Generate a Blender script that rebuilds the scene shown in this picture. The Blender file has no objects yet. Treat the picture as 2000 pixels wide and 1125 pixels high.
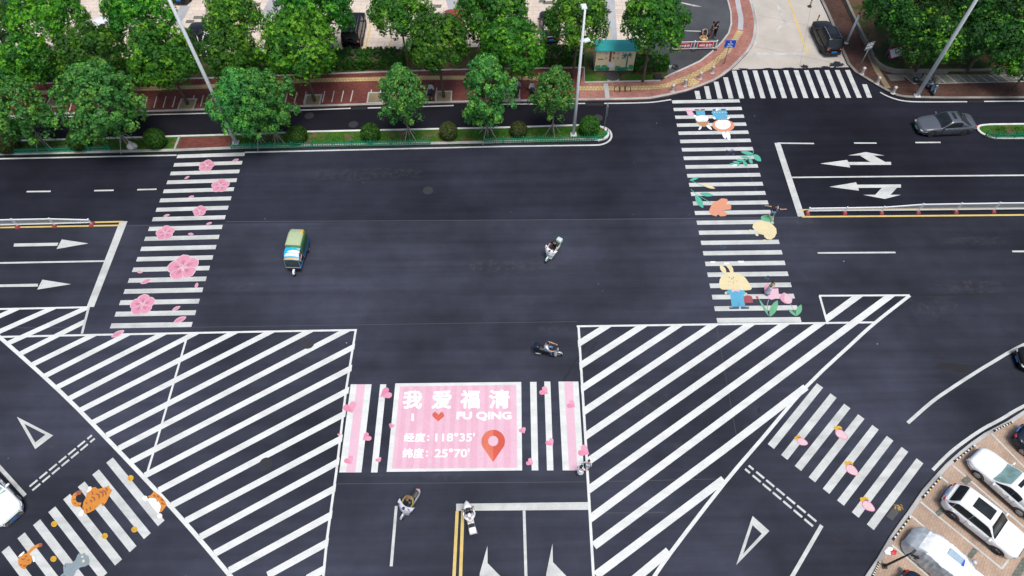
import bpy, bmesh, math, random
from mathutils import Vector, Matrix, noise
from math import sin, cos, pi, radians as R
S = bpy.context.scene
C = S.collection
random.seed(7)

# ---------------------------------------------------------------- camera
CAMH, F, PITCH, ROLL = 42.0, 1340.0, R(56.4), R(-0.6)
fwd = Vector((0, cos(PITCH), -sin(PITCH)))
up0 = Vector((0, sin(PITCH), cos(PITCH)))
rt0 = Vector((1, 0, 0))
crt = rt0*cos(ROLL) + up0*sin(ROLL)
cup = -rt0*sin(ROLL) + up0*cos(ROLL)
cd = bpy.data.cameras.new('camera'); cam = bpy.data.objects.new('camera', cd); C.objects.link(cam)
m = Matrix.Identity(4)
for i in range(3):
    m[i][0] = crt[i]; m[i][1] = cup[i]; m[i][2] = -fwd[i]
m[2][3] = CAMH
cam.matrix_world = m
cd.sensor_width = 36; cd.lens = F/2000*36; cd.clip_end = 2000; cd.clip_start = .5
S.camera = cam

# ---------------------------------------------------------------- sky, sun, exposure
SUN_EL, SUN_AZ = R(72), R(150)      # azimuth measured from +Y towards +X
w = bpy.data.worlds.new('World'); S.world = w; w.use_nodes = True
nt = w.node_tree
sky = nt.nodes.new('ShaderNodeTexSky'); sky.sky_type = 'NISHITA'; sky.sun_disc = False
sky.sun_elevation = SUN_EL; sky.sun_rotation = SUN_AZ; sky.dust_density = 4; sky.air_density = 1.0
bg = nt.nodes['Background']; nt.links.new(sky.outputs[0], bg.inputs[0]); bg.inputs[1].default_value = .105
sd = bpy.data.lights.new('sun', 'SUN'); sd.energy = 1.9; sd.angle = R(22); sd.color = (1, .965, .91)
so = bpy.data.objects.new('sun', sd); C.objects.link(so)
sv = Vector((sin(SUN_AZ)*cos(SUN_EL), cos(SUN_AZ)*cos(SUN_EL), sin(SUN_EL)))
so.rotation_euler = (-sv).to_track_quat('-Z', 'Y').to_euler(); so.location = (0, 30, 90)
S.view_settings.view_transform = 'Standard'; S.view_settings.look = 'None'
S.view_settings.exposure = 0.45; S.view_settings.gamma = 1

# ---------------------------------------------------------------- a pixel of the photograph -> a real place
def G(px, py, z=0.0):
    u = (px-1000)/F; v = -(py-562.5)/F
    d = crt*u + cup*v + fwd
    t = (z-CAMH)/d.z
    return Vector((d.x*t, d.y*t, z))
def height_at(base, tx, ty):
    """height of the vertical line over ground point base whose image row is ty"""
    lo, hi = 0, 30
    def row(z):
        q = Vector((base.x, base.y, z)) - Vector((0, 0, CAMH))
        return 562.5 - F*q.dot(cup)/q.dot(fwd)
    for _ in range(40):
        mid = (lo+hi)/2
        if row(mid) > ty: lo = mid
        else: hi = mid
    return lo

# ---------------------------------------------------------------- materials
def srgb(r, g, b):
    f = lambda c: (c/12.92 if c <= .04045 else ((c+.055)/1.055)**2.4)
    return (f(r/255), f(g/255), f(b/255))
class NT:
    def __init__(s, name):
        s.m = bpy.data.materials.new(name); s.m.use_nodes = True
        s.t = s.m.node_tree; s.b = s.t.nodes['Principled BSDF']
    def n(s, typ, **kw):
        nd = s.t.nodes.new(typ)
        for k, v in kw.items():
            if k.startswith('i_'):
                nd.inputs[k[2:].replace('_', ' ')].default_value = v
            else: setattr(nd, k, v)
        return nd
    def l(s, a, b): s.t.links.new(a, b)
    def coord(s, scale=(1, 1, 1), rot=(0, 0, 0)):
        g = s.n('ShaderNodeNewGeometry'); mp = s.n('ShaderNodeMapping')
        mp.inputs['Scale'].default_value = scale; mp.inputs['Rotation'].default_value = rot
        s.l(g.outputs['Position'], mp.inputs['Vector']); return mp.outputs[0]
    def ocoord(s, scale=(1, 1, 1)):
        g = s.n('ShaderNodeTexCoord'); mp = s.n('ShaderNodeMapping')
        mp.inputs['Scale'].default_value = scale
        s.l(g.outputs['Object'], mp.inputs['Vector']); return mp.outputs[0]
    def noise(s, vec, scale, detail=4, rough=.6):
        nd = s.n('ShaderNodeTexNoise', i_Scale=scale, i_Detail=detail, i_Roughness=rough)
        s.l(vec, nd.inputs['Vector']); return nd.outputs[0]
    def ramp(s, fac, stops):
        r = s.n('ShaderNodeValToRGB'); e = r.color_ramp.elements
        while len(e) < len(stops): e.new(.5)
        for el, (p, c) in zip(e, stops):
            el.position = p; el.color = (*c, 1) if len(c) == 3 else c
        s.l(fac, r.inputs[0]); return r.outputs[0]
    def mix(s, fac, a, b, mode='MIX'):
        x = s.n('ShaderNodeMix', data_type='RGBA', blend_type=mode)
        for sock, v in ((x.inputs[0], fac), (x.inputs[6], a), (x.inputs[7], b)):
            if hasattr(v, 'is_output'): s.l(v, sock)
            elif isinstance(v, (int, float)): sock.default_value = v
            else: sock.default_value = (*v, 1)
        return x.outputs[2]
    def col(s, c): 
        if hasattr(c, 'is_output'): s.l(c, s.b.inputs['Base Color'])
        else: s.b.inputs['Base Color'].default_value = (*c, 1)
    def bump(s, h, strength=.3, dist=.02):
        b = s.n('ShaderNodeBump', i_Strength=strength, i_Distance=dist)
        s.l(h, b.inputs['Height']); s.l(b.outputs[0], s.b.inputs['Normal'])
    def rough(s, v, metal=0, spec=None):
        s.b.inputs['Roughness'].default_value = v; s.b.inputs['Metallic'].default_value = metal
        if spec is not None: s.b.inputs['Specular IOR Level'].default_value = spec

def plain(name, c, rough=.6, metal=0, vary=.12, scale=6, spec=None):
    t = NT(name); v = t.ocoord()
    n = t.noise(v, scale, 4)
    dark = tuple(x*(1-vary) for x in c); lite = tuple(min(1, x*(1+vary)) for x in c)
    t.col(t.ramp(n, [(.3, dark), (.7, lite)])); t.rough(rough, metal, spec); return t.m
def carpaint(name, c, rough=.22):
    t = NT(name); n = t.noise(t.ocoord(), 3, 3)
    t.col(t.ramp(n, [(.3, tuple(x*.94 for x in c)), (.7, c)])); t.rough(rough, 0)
    t.b.inputs['Coat Weight'].default_value = .5 if max(c) > .05 else .1
    if max(c) < .05: t.b.inputs['Specular IOR Level'].default_value = .3
    t.b.inputs['Coat Roughness'].default_value = .05
    return t.m
def asphalt(name, base, streak=1.0, patch=1.0, junction=False):
    t = NT(name); v = t.coord()
    big = t.noise(v, .09, 3, .55); fine = t.noise(v, 28, 3, .7)
    mid = t.noise(v, .8, 5, .65)
    st = t.noise(t.coord((.05, 1.1, 1)), 1.0, 5, .6)
    c = t.ramp(big, [(.36, tuple(x*(1-.30*patch) for x in base)), (.62, tuple(x*(1+.34*patch) for x in base))])
    c = t.mix(.5*streak, c, t.ramp(st, [(.3, (.60, .60, .62)), (.7, (1.42, 1.45, 1.46))]), 'MULTIPLY')
    c = t.mix(.45, c, t.ramp(mid, [(.3, (.75, .75, .75)), (.72, (1.28, 1.28, 1.28))]), 'MULTIPLY')
    c = t.mix(.8, c, t.ramp(fine, [(.25, (.62, .62, .62)), (.75, (1.42, 1.42, 1.42))]), 'MULTIPLY')
    # chips of litter and old paint
    vo = t.n('ShaderNodeTexVoronoi', i_Scale=1.15, i_Randomness=1.0); t.l(v, vo.inputs['Vector'])
    dots = t.ramp(vo.outputs['Distance'], [(.042, (1, 1, 1)), (.058, (0, 0, 0))])
    gate = t.ramp(t.noise(v, .45, 2), [(.60, (0, 0, 0)), (.68, (1, 1, 1))])
    c = t.mix(t.mix(1, dots, gate, 'MULTIPLY'), c, (.42, .42, .40))
    if junction:      # vignette painted into the asphalt colour, darker away from the middle
        sx = t.n('ShaderNodeSeparateXYZ'); t.l(t.coord(), sx.inputs[0])
        def mth(op, a_, b_):
            n_ = t.n('ShaderNodeMath', operation=op)
            for i_, v_ in enumerate((a_, b_)):
                if hasattr(v_, 'is_output'): t.l(v_, n_.inputs[i_])
                else: n_.inputs[i_].default_value = v_
            return n_.outputs[0]
        ex = mth('POWER', mth('ABSOLUTE', mth('MULTIPLY', mth('ADD', sx.outputs[0], 3), 1/40), 0), 2); ey = mth('POWER', mth('ABSOLUTE', mth('MULTIPLY', mth('ADD', sx.outputs[1], -24), 1/26), 0), 2)
        e_ = mth('ADD', mth('ADD', ex, ey), mth('MULTIPLY', mth('ADD', t.noise(v, .12, 4, .6), -.5), .9))
        c = t.mix(1, c, t.ramp(mth('MULTIPLY', e_, .6), [(.30, (1, 1, 1)), (.72, (.52, .52, .53))]), 'MULTIPLY')
    t.col(c); t.rough(.80, 0, .12)
    t.bump(fine, .35, .008); return t.m
def paint(name, c, wear=.22, track=0.0):
    t = NT(name); v = t.coord()
    a = t.noise(v, .9, 5, .65); f = t.noise(v, 22, 3, .7)
    cc = t.ramp(a, [(.28, tuple(x*(1-wear) for x in c)), (.62, c)])
    cc = t.mix(.75, cc, t.ramp(f, [(.25, (.70, .70, .70)), (.6, (1.08, 1.08, 1.08))]), 'MULTIPLY')
    tr = t.noise(t.coord((.12, 1.6, 1)), 1.0, 4, .6); cc = t.mix(track, cc, t.ramp(tr, [(.32, (.74, .73, .73)), (.55, (1, 1, 1))]), 'MULTIPLY')
    cc = t.mix(t.ramp(t.noise(v, 5.5, 6, .8), [(.27, (.75, .75, .75)), (.34, (0, 0, 0))]), cc, (.10, .10, .11))
    t.col(cc); t.rough(.62, 0, .3); return t.m
def dust(name, c, amount=.5, scale=2.2):
    t = NT(name); v = t.coord(); n = t.noise(v, scale, 6, .8)
    t.col(c); t.rough(.9, 0, .1); tp = t.n('ShaderNodeBsdfTransparent'); mx = t.n('ShaderNodeMixShader'); out = t.t.nodes['Material Output']
    t.l(t.ramp(n, [(.46, (0, 0, 0)), (.80, (amount, amount, amount))]), mx.inputs[0]); t.l(tp.outputs[0], mx.inputs[1]); t.l(t.b.outputs[0], mx.inputs[2]); t.l(mx.outputs[0], out.inputs[0]); return t.m
def bricks(name, c1, c2, mortar, bw, bh, rot=0, msize=.012, vary=.3):
    t = NT(name)
    b = t.n('ShaderNodeTexBrick', i_Scale=1.0)
    b.inputs['Color1'].default_value = (*c1, 1); b.inputs['Color2'].default_value = (*c2, 1)
    b.inputs['Mortar'].default_value = (*mortar, 1); b.inputs['Mortar Size'].default_value = msize
    b.inputs['Brick Width'].default_value = bw; b.inputs['Row Height'].default_value = bh
    b.inputs['Mortar Smooth'].default_value = .3
    t.l(t.coord((1, 1, 1), (0, 0, rot)), b.inputs['Vector'])
    v = t.coord()
    n = t.noise(v, .5, 5, .65)
    c = t.mix(.75, b.outputs[0], t.ramp(n, [(.3, (1-vary,)*3), (.7, (1+vary,)*3)]), 'MULTIPLY')
    n2 = t.noise(v, 6, 4, .7)
    c = t.mix(.5, c, t.ramp(n2, [(.3, (.8,)*3), (.7, (1.2,)*3)]), 'MULTIPLY')
    t.col(c); t.rough(.8, 0, .25); return t.m
def concrete(name, base, vary=.16, joints=None):
    t = NT(name); v = t.coord()
    a = t.noise(v, .35, 6, .65); f = t.noise(v, 14, 3, .7)
    c = t.ramp(a, [(.3, tuple(x*(1-vary) for x in base)), (.68, tuple(x*(1+vary) for x in base))])
    c = t.mix(.5, c, t.ramp(f, [(.25, (.78,)*3), (.75, (1.2,)*3)]), 'MULTIPLY')
    if joints:
        b = t.n('ShaderNodeTexBrick', i_Scale=1.0, offset=0.0)
        b.inputs['Color1'].default_value = b.inputs['Color2'].default_value = (1, 1, 1, 1)
        b.inputs['Mortar'].default_value = (.62, .6, .58, 1); b.inputs['Mortar Size'].default_value = .025
        b.inputs['Brick Width'].default_value = joints[0]; b.inputs['Row Height'].default_value = joints[1]
        t.l(t.coord((1, 1, 1), (0, 0, joints[2])), b.inputs['Vector'])
        c = t.mix(.8, c, b.outputs[0], 'MULTIPLY')
    t.col(c); t.rough(.82, 0, .25); return t.m
def grassmat(name, a, b, soil, amt=.40):
    t = NT(name); v = t.coord()
    n = t.noise(v, 3.5, 6, .75); f = t.noise(v, 34, 3, .8); s = t.noise(v, .9, 4, .6)
    c = t.ramp(n, [(.3, a), (.7, b)])
    c = t.mix(.8, c, t.ramp(f, [(.3, (.45,)*3), (.7, (1.5,)*3)]), 'MULTIPLY')
    c = t.mix(t.ramp(s, [(amt-.06, (1, 1, 1)), (amt+.04, (0, 0, 0))]), c, soil)
    t.col(c); t.rough(.9, 0, .15); t.bump(f, .6, .04); return t.m
def leafmat(name, transl=.3):
    t = NT(name)
    at = t.n('ShaderNodeAttribute', attribute_name='leaf_tint')
    oi = t.n('ShaderNodeObjectInfo')
    hs = t.n('ShaderNodeHueSaturation')
    mr = t.n('ShaderNodeMapRange'); mr.inputs[3].default_value = .82; mr.inputs[4].default_value = 1.2
    t.l(oi.outputs['Random'], mr.inputs[0]); t.l(mr.outputs[0], hs.inputs['Value'])
    mr2 = t.n('ShaderNodeMapRange'); mr2.inputs[3].default_value = .487; mr2.inputs[4].default_value = .512
    t.l(oi.outputs['Random'], mr2.inputs[0]); t.l(mr2.outputs[0], hs.inputs['Hue'])
    t.l(at.outputs['Color'], hs.inputs['Color'])
    t.l(hs.outputs[0], t.b.inputs['Base Color']); t.rough(.5, 0, .3)
    tr = t.n('ShaderNodeBsdfTranslucent'); t.l(hs.outputs[0], tr.inputs[0])
    mx = t.n('ShaderNodeMixShader'); mx.inputs[0].default_value = transl
    out = t.t.nodes['Material Output']
    t.l(t.b.outputs[0], mx.inputs[1]); t.l(tr.outputs[0], mx.inputs[2]); t.l(mx.outputs[0], out.inputs[0])
    return t.m
def glassmat(name, c=(.012, .016, .018)):
    t = NT(name); n = t.noise(t.ocoord(), 2.5, 2)
    t.col(t.ramp(n, [(.3, c), (.7, tuple(x*1.6 for x in c))])); t.rough(.12, 0, .3); return t.m

M = dict(
    asphalt=asphalt('asphalt', (.0305, .0335, .0485), junction=True),
    asphalt_north=asphalt('asphalt_north', (.0195, .0215, .0335), junction=True),  # north half beyond the seam, vignette darkened into its colour
    asphalt_shade=asphalt('shaded_service_asphalt', (.0105, .0102, .0160), .5, .5),  # tree shade and vignette put into the service road colour
    asphalt_old=asphalt('asphalt_grey', (.060, .064, .072), .2),
    asphalt_turn=asphalt('asphalt_turn_lane', (.034, .038, .046), .6),
    white=paint('white_road_paint', (.56, .585, .57), .24, .6), white2=paint('fresh_white_paint', (.665, .69, .675), .14, .45), white3=paint('bright_lettering_paint', (.84, .85, .85), .04),
    worn=paint('worn_white_paint', (.52, .51, .48), .35),
    yellow=paint('yellow_road_paint', (.62, .47, .16)),
    pink=paint('pink_road_paint', (.66, .43, .52), .08),
    pinkd=paint('deep_pink_paint', (.58, .30, .40), .08),
    heart=paint('heart_pink_paint', (.64, .23, .35), .12),
    heart2=paint('heart_light_paint', (.66, .30, .41), .12),
    petal=paint('petal_pink_paint', (.62, .28, .38), .2),
    petald=paint('petal_deep_paint', (.50, .13, .23), .2),
    petall=paint('petal_edge_paint', (.66, .46, .51), .1),
    redp=paint('coral_red_paint', (.55, .09, .06), .15),
    redl=paint('light_coral_paint', (.62, .16, .10), .15),
    mint=paint('mint_paint', (.09, .42, .30)), green=paint('green_paint', (.14, .40, .23)),
    cream=paint('cream_paint', (.66, .58, .35), .08), salmon=paint('salmon_paint', (.62, .28, .17), .1),
    blue=paint('sky_blue_paint', (.10, .36, .53), .12), navy=paint('slate_blue_paint', (.05, .10, .17)),
    navyp=paint('pale_pattern_paint', (.05, .075, .13)),
    maroon=paint('maroon_paint', (.30, .08, .10)), tan=paint('tan_paint', (.44, .26, .14)),
    orange=paint('orange_paint', (.58, .23, .035)), brown=paint('brown_paint', (.30, .09, .05)),
    gold=paint('gold_paint', (.60, .37, .03)), greyp=paint('grey_blue_paint', (.22, .28, .31), .1),
    black=paint('black_paint', (.02, .02, .022)), stem=paint('dark_stem_paint', (.20, .34, .30)),
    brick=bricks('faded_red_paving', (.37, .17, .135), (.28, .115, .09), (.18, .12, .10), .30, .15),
    brick_red=bricks('deep_red_shaded_paving', (.18, .050, .040), (.125, .034, .028), (.07, .035, .03), .30, .15, 0, .014, .35),  # deep red pavers, darkened further to carry the shade under the trees
    brick_dirty_shade=bricks('dirty_shaded_paving', (.085, .040, .030), (.055, .028, .021), (.03, .02, .015), .30, .15, 0, .016, .5),  # soiled brown brick with the corner trees' shade put into its colour
    brick_lot=bricks('tan_paving', (.43, .32, .245), (.38, .28, .21), (.30, .22, .165), .30, .15, R(-54), .012, .26),
    tile_lot=bricks('beige_paving', (.62, .54, .46), (.56, .48, .41), (.36, .31, .26), 1.2, .6, 0, .02, .18),
    grasspaver=bricks('slate_paver', (.17, .18, .16), (.13, .14, .12), (.06, .08, .05), .2, .2),
    tactile=bricks('yellow_tactile_paving', (.50, .38, .19), (.42, .31, .15), (.24, .18, .09), .3, .3, 0, .03, .3),
    pit=concrete('gravelly_pit', (.20, .165, .10), .35),
    street=concrete('beige_concrete', (.43, .40, .355), .13, (7.5, 5, R(20))),
    kerb=concrete('kerb_stone', (.36, .36, .35), .36), kerbw=concrete('painted_kerb', (.56, .57, .56), .28),
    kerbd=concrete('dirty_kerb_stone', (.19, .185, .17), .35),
    wallc=concrete('wall_concrete', (.17, .165, .14), .4),
    band=concrete('grey_paving_band', (.36, .37, .39), .15),
    grass=grassmat('lawn', (.020, .075, .008), (.055, .15, .018), (.13, .095, .05), .43),
    soil=grassmat('planting_soil', (.02, .045, .010), (.04, .065, .02), (.10, .06, .035), .5),
    leaf=leafmat('leaves', .25),
    bark=plain('bark', (.11, .085, .062), .9, 0, .4, 9), barkl=plain('pale_bark', (.24, .20, .15), .9, 0, .3, 9),
    wood=plain('grey_timber', (.36, .34, .31), .8, 0, .25, 7),
    galv=plain('painted_steel', (.68, .72, .75), .42, .1, .06), steel=plain('grey_steel', (.30, .32, .34), .45, .4, .1),
    gfence=plain('green_fence_paint', (.012, .24, .13), .45, 0, .15), rail=plain('rail_white', (.70, .73, .75), .45, 0, .06),
    footred=plain('rail_foot_red', (.28, .05, .045), .7), rubber=plain('tyre_rubber', (.018, .018, .02), .85),
    rim=plain('alloy_rim', (.50, .51, .53), .3, .8, .05), rimd=plain('dark_alloy_rim', (.07, .07, .075), .35, .6, .05),
    trim=plain('black_plastic', (.016, .016, .018), .55), glass=glassmat('window_glass'),
    glassl=glassmat('pale_window_glass', (.16, .26, .25)), chrome=plain('chrome', (.6, .62, .64), .15, 1, .04),
    lampg=plain('headlamp_lens', (.34, .37, .39), .15, 0, .05), tail=plain('tail_lamp', (.42, .012, .016), .18, 0, .1),
    plateb=plain('blue_plate', (.02, .17, .52), .4), plateg=plain('green_plate', (.10, .55, .26), .4),
    wcar=carpaint('white_car_paint', (.80, .82, .83)), bcar=carpaint('black_car_paint', (.009, .009, .011), .12),
    gcar=carpaint('grey_car_paint', (.075, .085, .105), .2), rcar=carpaint('red_car_paint', (.33, .02, .025)),
    bluecar=carpaint('dark_blue_car_paint', (.012, .018, .035), .12),
    cover=plain('silver_cover', (.50, .54, .57), .42, .25, .12, 2.5), coverw=plain('white_cover_top', (.80, .83, .84), .5, 0, .05, 2),
    skin=plain('skin', (.52, .30, .21), .55, 0, .06), hair=plain('hair', (.012, .010, .010), .5),
    cblack=plain('black_cloth', (.012, .012, .014), .9), cwhite=plain('white_cloth', (.72, .74, .76), .85),
    cblue=plain('denim', (.11, .20, .34), .9), cgreen=plain('green_cloth', (.02, .17, .09), .9),
    cgrey=plain('grey_cloth', (.24, .29, .31), .9), colive=plain('olive_cloth', (.23, .20, .05), .9),
    clilac=plain('lilac_cloth', (.46, .48, .58), .85), cpink=plain('pink_cloth', (.70, .50, .54), .9),
    clight=plain('pale_denim', (.42, .58, .66), .9), cbrown=plain('brown_cloth', (.20, .10, .07), .9),
    mintp=plain('mint_plastic', (.50, .64, .58), .3, 0, .05), silver=plain('silver_plastic', (.52, .55, .58), .3, .3, .06), silver_shaded=plain('shaded_silver_plastic', (.10, .14, .18), .4),  # stall scooter plastic is silver darkened to carry the deep shade
    whitep=plain('white_plastic', (.78, .80, .81), .3, 0, .05), seat=plain('seat_vinyl', (.02, .02, .022), .5),
    signblue=plain('sign_blue', (.008, .085, .52), .4, 0, .06), signwhite=plain('sign_white', (.80, .82, .83), .5, 0, .04),
    banred=plain('banner_red', (.52, .025, .03), .5), banpale=plain('banner_pale_red', (.75, .34, .30), .5),
    magenta=plain('board_magenta', (.45, .03, .14), .5),
    teal=plain('teal_roof', (.02, .34, .34), .5, 0, .1), kyellow=plain('kiosk_cream', (.74, .62, .41), .65, 0, .05),
    kwin=plain('kiosk_grey', (.40, .40, .36), .6), kdark=plain('kiosk_dark', (.06, .05, .07), .6),
    kgreen=plain('kiosk_green', (.05, .32, .12), .6), kgreen2=plain('kiosk_leaf', (.02, .20, .16), .6),
    bollard=concrete('bollard_stone', (.46, .44, .41), .2), wyellow=plain('stop_yellow', (.66, .52, .16), .6),
    canopy=plain('pale_green_canvas', (.36, .45, .27), .7, 0, .06), canopyd=plain('green_canvas', (.085, .235, .085), .7),
    cyanp=plain('bright_blue_panel', (.02, .40, .72), .45), trunkb=plain('tricycle_blue', (.02, .16, .34), .4),
    orangep=plain('orange_panel', (.70, .36, .03), .45), sack=plain('woven_sack', (.62, .60, .55), .8, 0, .15),
    conc_manhole=plain('iron_cover', (.07, .07, .072), .7, .3, .3, 12),
    wicker=plain('straw', (.62, .44, .20), .8), plum=plain('plum_plastic', (.10, .03, .06), .4),
)

# ---------------------------------------------------------------- object helpers
def mesh_obj(name, bm, mat, parent=None, smooth=False):
    me = bpy.data.meshes.new(name)
    if isinstance(bm, bmesh.types.BMesh):
        bm.normal_update(); bm.to_mesh(me); bm.free()
    else:
        me.from_pydata([tuple(v) for v in bm[0]], [], bm[1]); me.update()
    mats = mat if isinstance(mat, (list, tuple)) else [mat]
    for x in mats: me.materials.append(M[x] if isinstance(x, str) else x)
    if smooth:
        me.polygons.foreach_set('use_smooth', [True]*len(me.polygons))
    o = bpy.data.objects.new(name, me); C.objects.link(o)
    if parent: o.parent = parent
    return o
def tag(o, label, cat, group=None):
    o['label'] = label; o['category'] = cat
    if group: o['group'] = group
    return o
def thing(name, label, cat, loc=(0, 0, 0), rz=0, group=None):
    o = bpy.data.objects.new(name, None); C.objects.link(o)
    o.empty_display_size = .3; o.location = loc; o.rotation_euler = (0, 0, rz)
    return tag(o, label, cat, group)
def kids(o): return [c for c in bpy.data.objects if c.parent == o]
def dup(root, label, loc, rz=0, scale=None, group=None):
    r = root.copy(); C.objects.link(r); r.location = loc; r.rotation_euler = (0, 0, rz); r['label'] = label
    if scale: r.scale = scale if isinstance(scale, tuple) else (scale,)*3
    if group: r['group'] = group
    for ch in kids(root):
        c = ch.copy(); C.objects.link(c); c.parent = r
        for g in kids(ch):
            d = g.copy(); C.objects.link(d); d.parent = c
    return r
def struct(name, bm, mat, smooth=False):
    o = mesh_obj(name, bm, mat, None, smooth); o['kind'] = 'structure'; return o

def box(bm, c, s, rot=None, taper=1.0, bevel=0):
    """box centred at c with size s; taper scales the top"""
    v = []
    for dz in (-1, 1):
        k = taper if dz > 0 else 1
        for dx, dy in ((-1, -1), (1, -1), (1, 1), (-1, 1)):
            p = Vector((dx*s[0]/2*k, dy*s[1]/2*k, dz*s[2]/2))
            if rot is not None: p = rot @ p
            v.append(bm.verts.new(p+Vector(c)))
    fs = [bm.faces.new([v[i] for i in q]) for q in ((3, 2, 1, 0), (4, 5, 6, 7), (0, 1, 5, 4), (1, 2, 6, 5), (2, 3, 7, 6), (3, 0, 4, 7))]
    if bevel:
        es = list({e for f in fs for e in f.edges})
        bmesh.ops.bevel(bm, geom=es, offset=bevel, segments=2, affect='EDGES', profile=.6)
def tube(bm, pts, r, n=8, cap=True):
    pts = [Vector(p) for p in pts]
    rs = r if isinstance(r, (list, tuple)) else [r]*len(pts)
    rings = []; ref = None
    for i, p in enumerate(pts):
        d = (pts[min(i+1, len(pts)-1)]-pts[max(i-1, 0)]).normalized()
        if ref is None:
            ref = d.orthogonal().normalized()
        a = (ref - d*ref.dot(d))
        a = a.normalized() if a.length > 1e-5 else d.orthogonal().normalized()
        ref = a; b = d.cross(a)
        rings.append([bm.verts.new(p+a*(rs[i]*cos(2*pi*k/n))+b*(rs[i]*sin(2*pi*k/n))) for k in range(n)])
    for q, s in zip(rings, rings[1:]):
        for k in range(n): bm.faces.new((q[k], q[(k+1) % n], s[(k+1) % n], s[k]))
    if cap: bm.faces.new(rings[0][::-1]); bm.faces.new(rings[-1])
def lathe(bm, prof, n=16, mat=None, axis='Z'):
    """prof: (r, h) list"""
    mt = mat or Matrix.Identity(4)
    rings = []
    for r, h in prof:
        if r < 1e-5: rings.append([bm.verts.new(mt @ Vector((0, 0, h)))])
        else: rings.append([bm.verts.new(mt @ Vector((r*cos(2*pi*k/n), r*sin(2*pi*k/n), h))) for k in range(n)])
    for a, b in zip(rings, rings[1:]):
        for k in range(n):
            k2 = (k+1) % n
            if len(a) == 1 and len(b) == 1: continue
            if len(a) == 1: bm.faces.new((a[0], b[k], b[k2])[::-1] if False else (a[0], b[k2], b[k])[::-1])
            elif len(b) == 1: bm.faces.new((a[k], a[k2], b[0]))
            else: bm.faces.new((a[k], a[k2], b[k2], b[k]))
def ellipsoid(bm, c, r, n=12, rot=None):
    res = bmesh.ops.create_uvsphere(bm, u_segments=n, v_segments=max(6, n//2+1), radius=1)
    for v in res['verts']:
        p = Vector((v.co.x*r[0], v.co.y*r[1], v.co.z*r[2]))
        if rot is not None: p = rot @ p
        v.co = p+Vector(c)
def loft(bm, rings, closed=True, cap=True):
    vr = [[bm.verts.new(p) for p in r] for r in rings]
    n = len(vr[0])
    for a, b in zip(vr, vr[1:]):
        for k in range(n if closed else n-1):
            bm.faces.new((a[k], a[(k+1) % n], b[(k+1) % n], b[k]))
    if cap and closed: bm.faces.new(vr[0][::-1]); bm.faces.new(vr[-1])
    bmesh.ops.recalc_face_normals(bm, faces=bm.faces)
def gridsurf(bm, rows):
    vr = [[bm.verts.new(p) for p in r] for r in rows]
    for a, b in zip(vr, vr[1:]):
        for k in range(len(a)-1): bm.faces.new((a[k], a[k+1], b[k+1], b[k]))
def RZ(a): return Matrix.Rotation(a, 3, 'Z')
def RX(a): return Matrix.Rotation(a, 3, 'X')
def RY(a): return Matrix.Rotation(a, 3, 'Y')

# flat painted areas -------------------------------------------------
def wpoly(bm, pts):
    vs = [bm.verts.new(p) for p in pts]
    f = bm.faces.new(vs); f.normal_update()
    if f.normal.z < 0: f.normal_flip()
    return f
def poly(bm, pxs, z=.008): return wpoly(bm, [G(x, y, z) for x, y in pxs])
def wline(bm, a, b, wd, z):
    d = (b-a); n = Vector((-d.y, d.x, 0)).normalized()*wd/2
    wpoly(bm, [Vector((p.x, p.y, z)) for p in (a-n, b-n, b+n, a+n)])
def line(bm, a, b, wd, z=.008): wline(bm, G(*a, z), G(*b, z), wd, z)
def strip(pts, w0, w1=None):
    """left and right offsets of a world polyline"""
    L_, R_ = [], []
    for i, p in enumerate(pts):
        d = (pts[min(i+1, len(pts)-1)]-pts[max(i-1, 0)]); n = Vector((-d.y, d.x, 0)).normalized()
        L_.append(p+n*w0); R_.append(p+n*(w1 if w1 is not None else -w0))
    return L_, R_
def pline(bm, pts, wd, z=.008, smooth=0):
    P = [G(x, y, z) for x, y in pts]
    if smooth: P = catmull(P, smooth)
    a, b = strip(P, wd/2)
    gridsurf(bm, [a, b])
    bm.normal_update()
    for f in bm.faces:
        if f.normal.z < 0: f.normal_flip()
def catmull(P, n=6):
    Q = [P[0]*2-P[1]]+list(P)+[P[-1]*2-P[-2]]; out = []
    for i in range(1, len(Q)-2):
        for k in range(n):
            t = k/n; a, b, c, d = Q[i-1:i+3]
            out.append(.5*((2*b)+(c-a)*t+(2*a-5*b+4*c-d)*t*t+(3*b-a-3*c+d)*t**3))
    out.append(P[-1].copy()); return out
def slab(name, outline, z0, z1, mat):
    """raised area with vertical sides"""
    bm = bmesh.new()
    top = [bm.verts.new((p.x, p.y, z1)) for p in outline]; bot = [bm.verts.new((p.x, p.y, z0)) for p in outline]
    f = bm.faces.new(top); f.normal_update()
    if f.normal.z < 0: f.normal_flip()
    n = len(top)
    for k in range(n): bm.faces.new((top[k], top[(k+1) % n], bot[(k+1) % n], bot[k]))
    return struct(name, bm, mat)
def kerb(name, pts, wd, h, mat, side=1):
    """kerb stone with a slightly battered face along a world polyline; wd to the left of it"""
    L_, R_ = strip(pts, wd*side, 0)
    bm = bmesh.new()
    b2, _ = strip(pts, .02*side, 0)
    rows = [[Vector((p.x, p.y, -.01)) for p in R_], [Vector((p.x, p.y, h-.02)) for p in R_],
            [Vector((p.x, p.y, h)) for p in b2], [Vector((p.x, p.y, h)) for p in L_], [Vector((p.x, p.y, -.01)) for p in L_]]
    gridsurf(bm, rows)
    bmesh.ops.recalc_face_normals(bm, faces=bm.faces)
    return struct(name, bm, mat)
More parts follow.
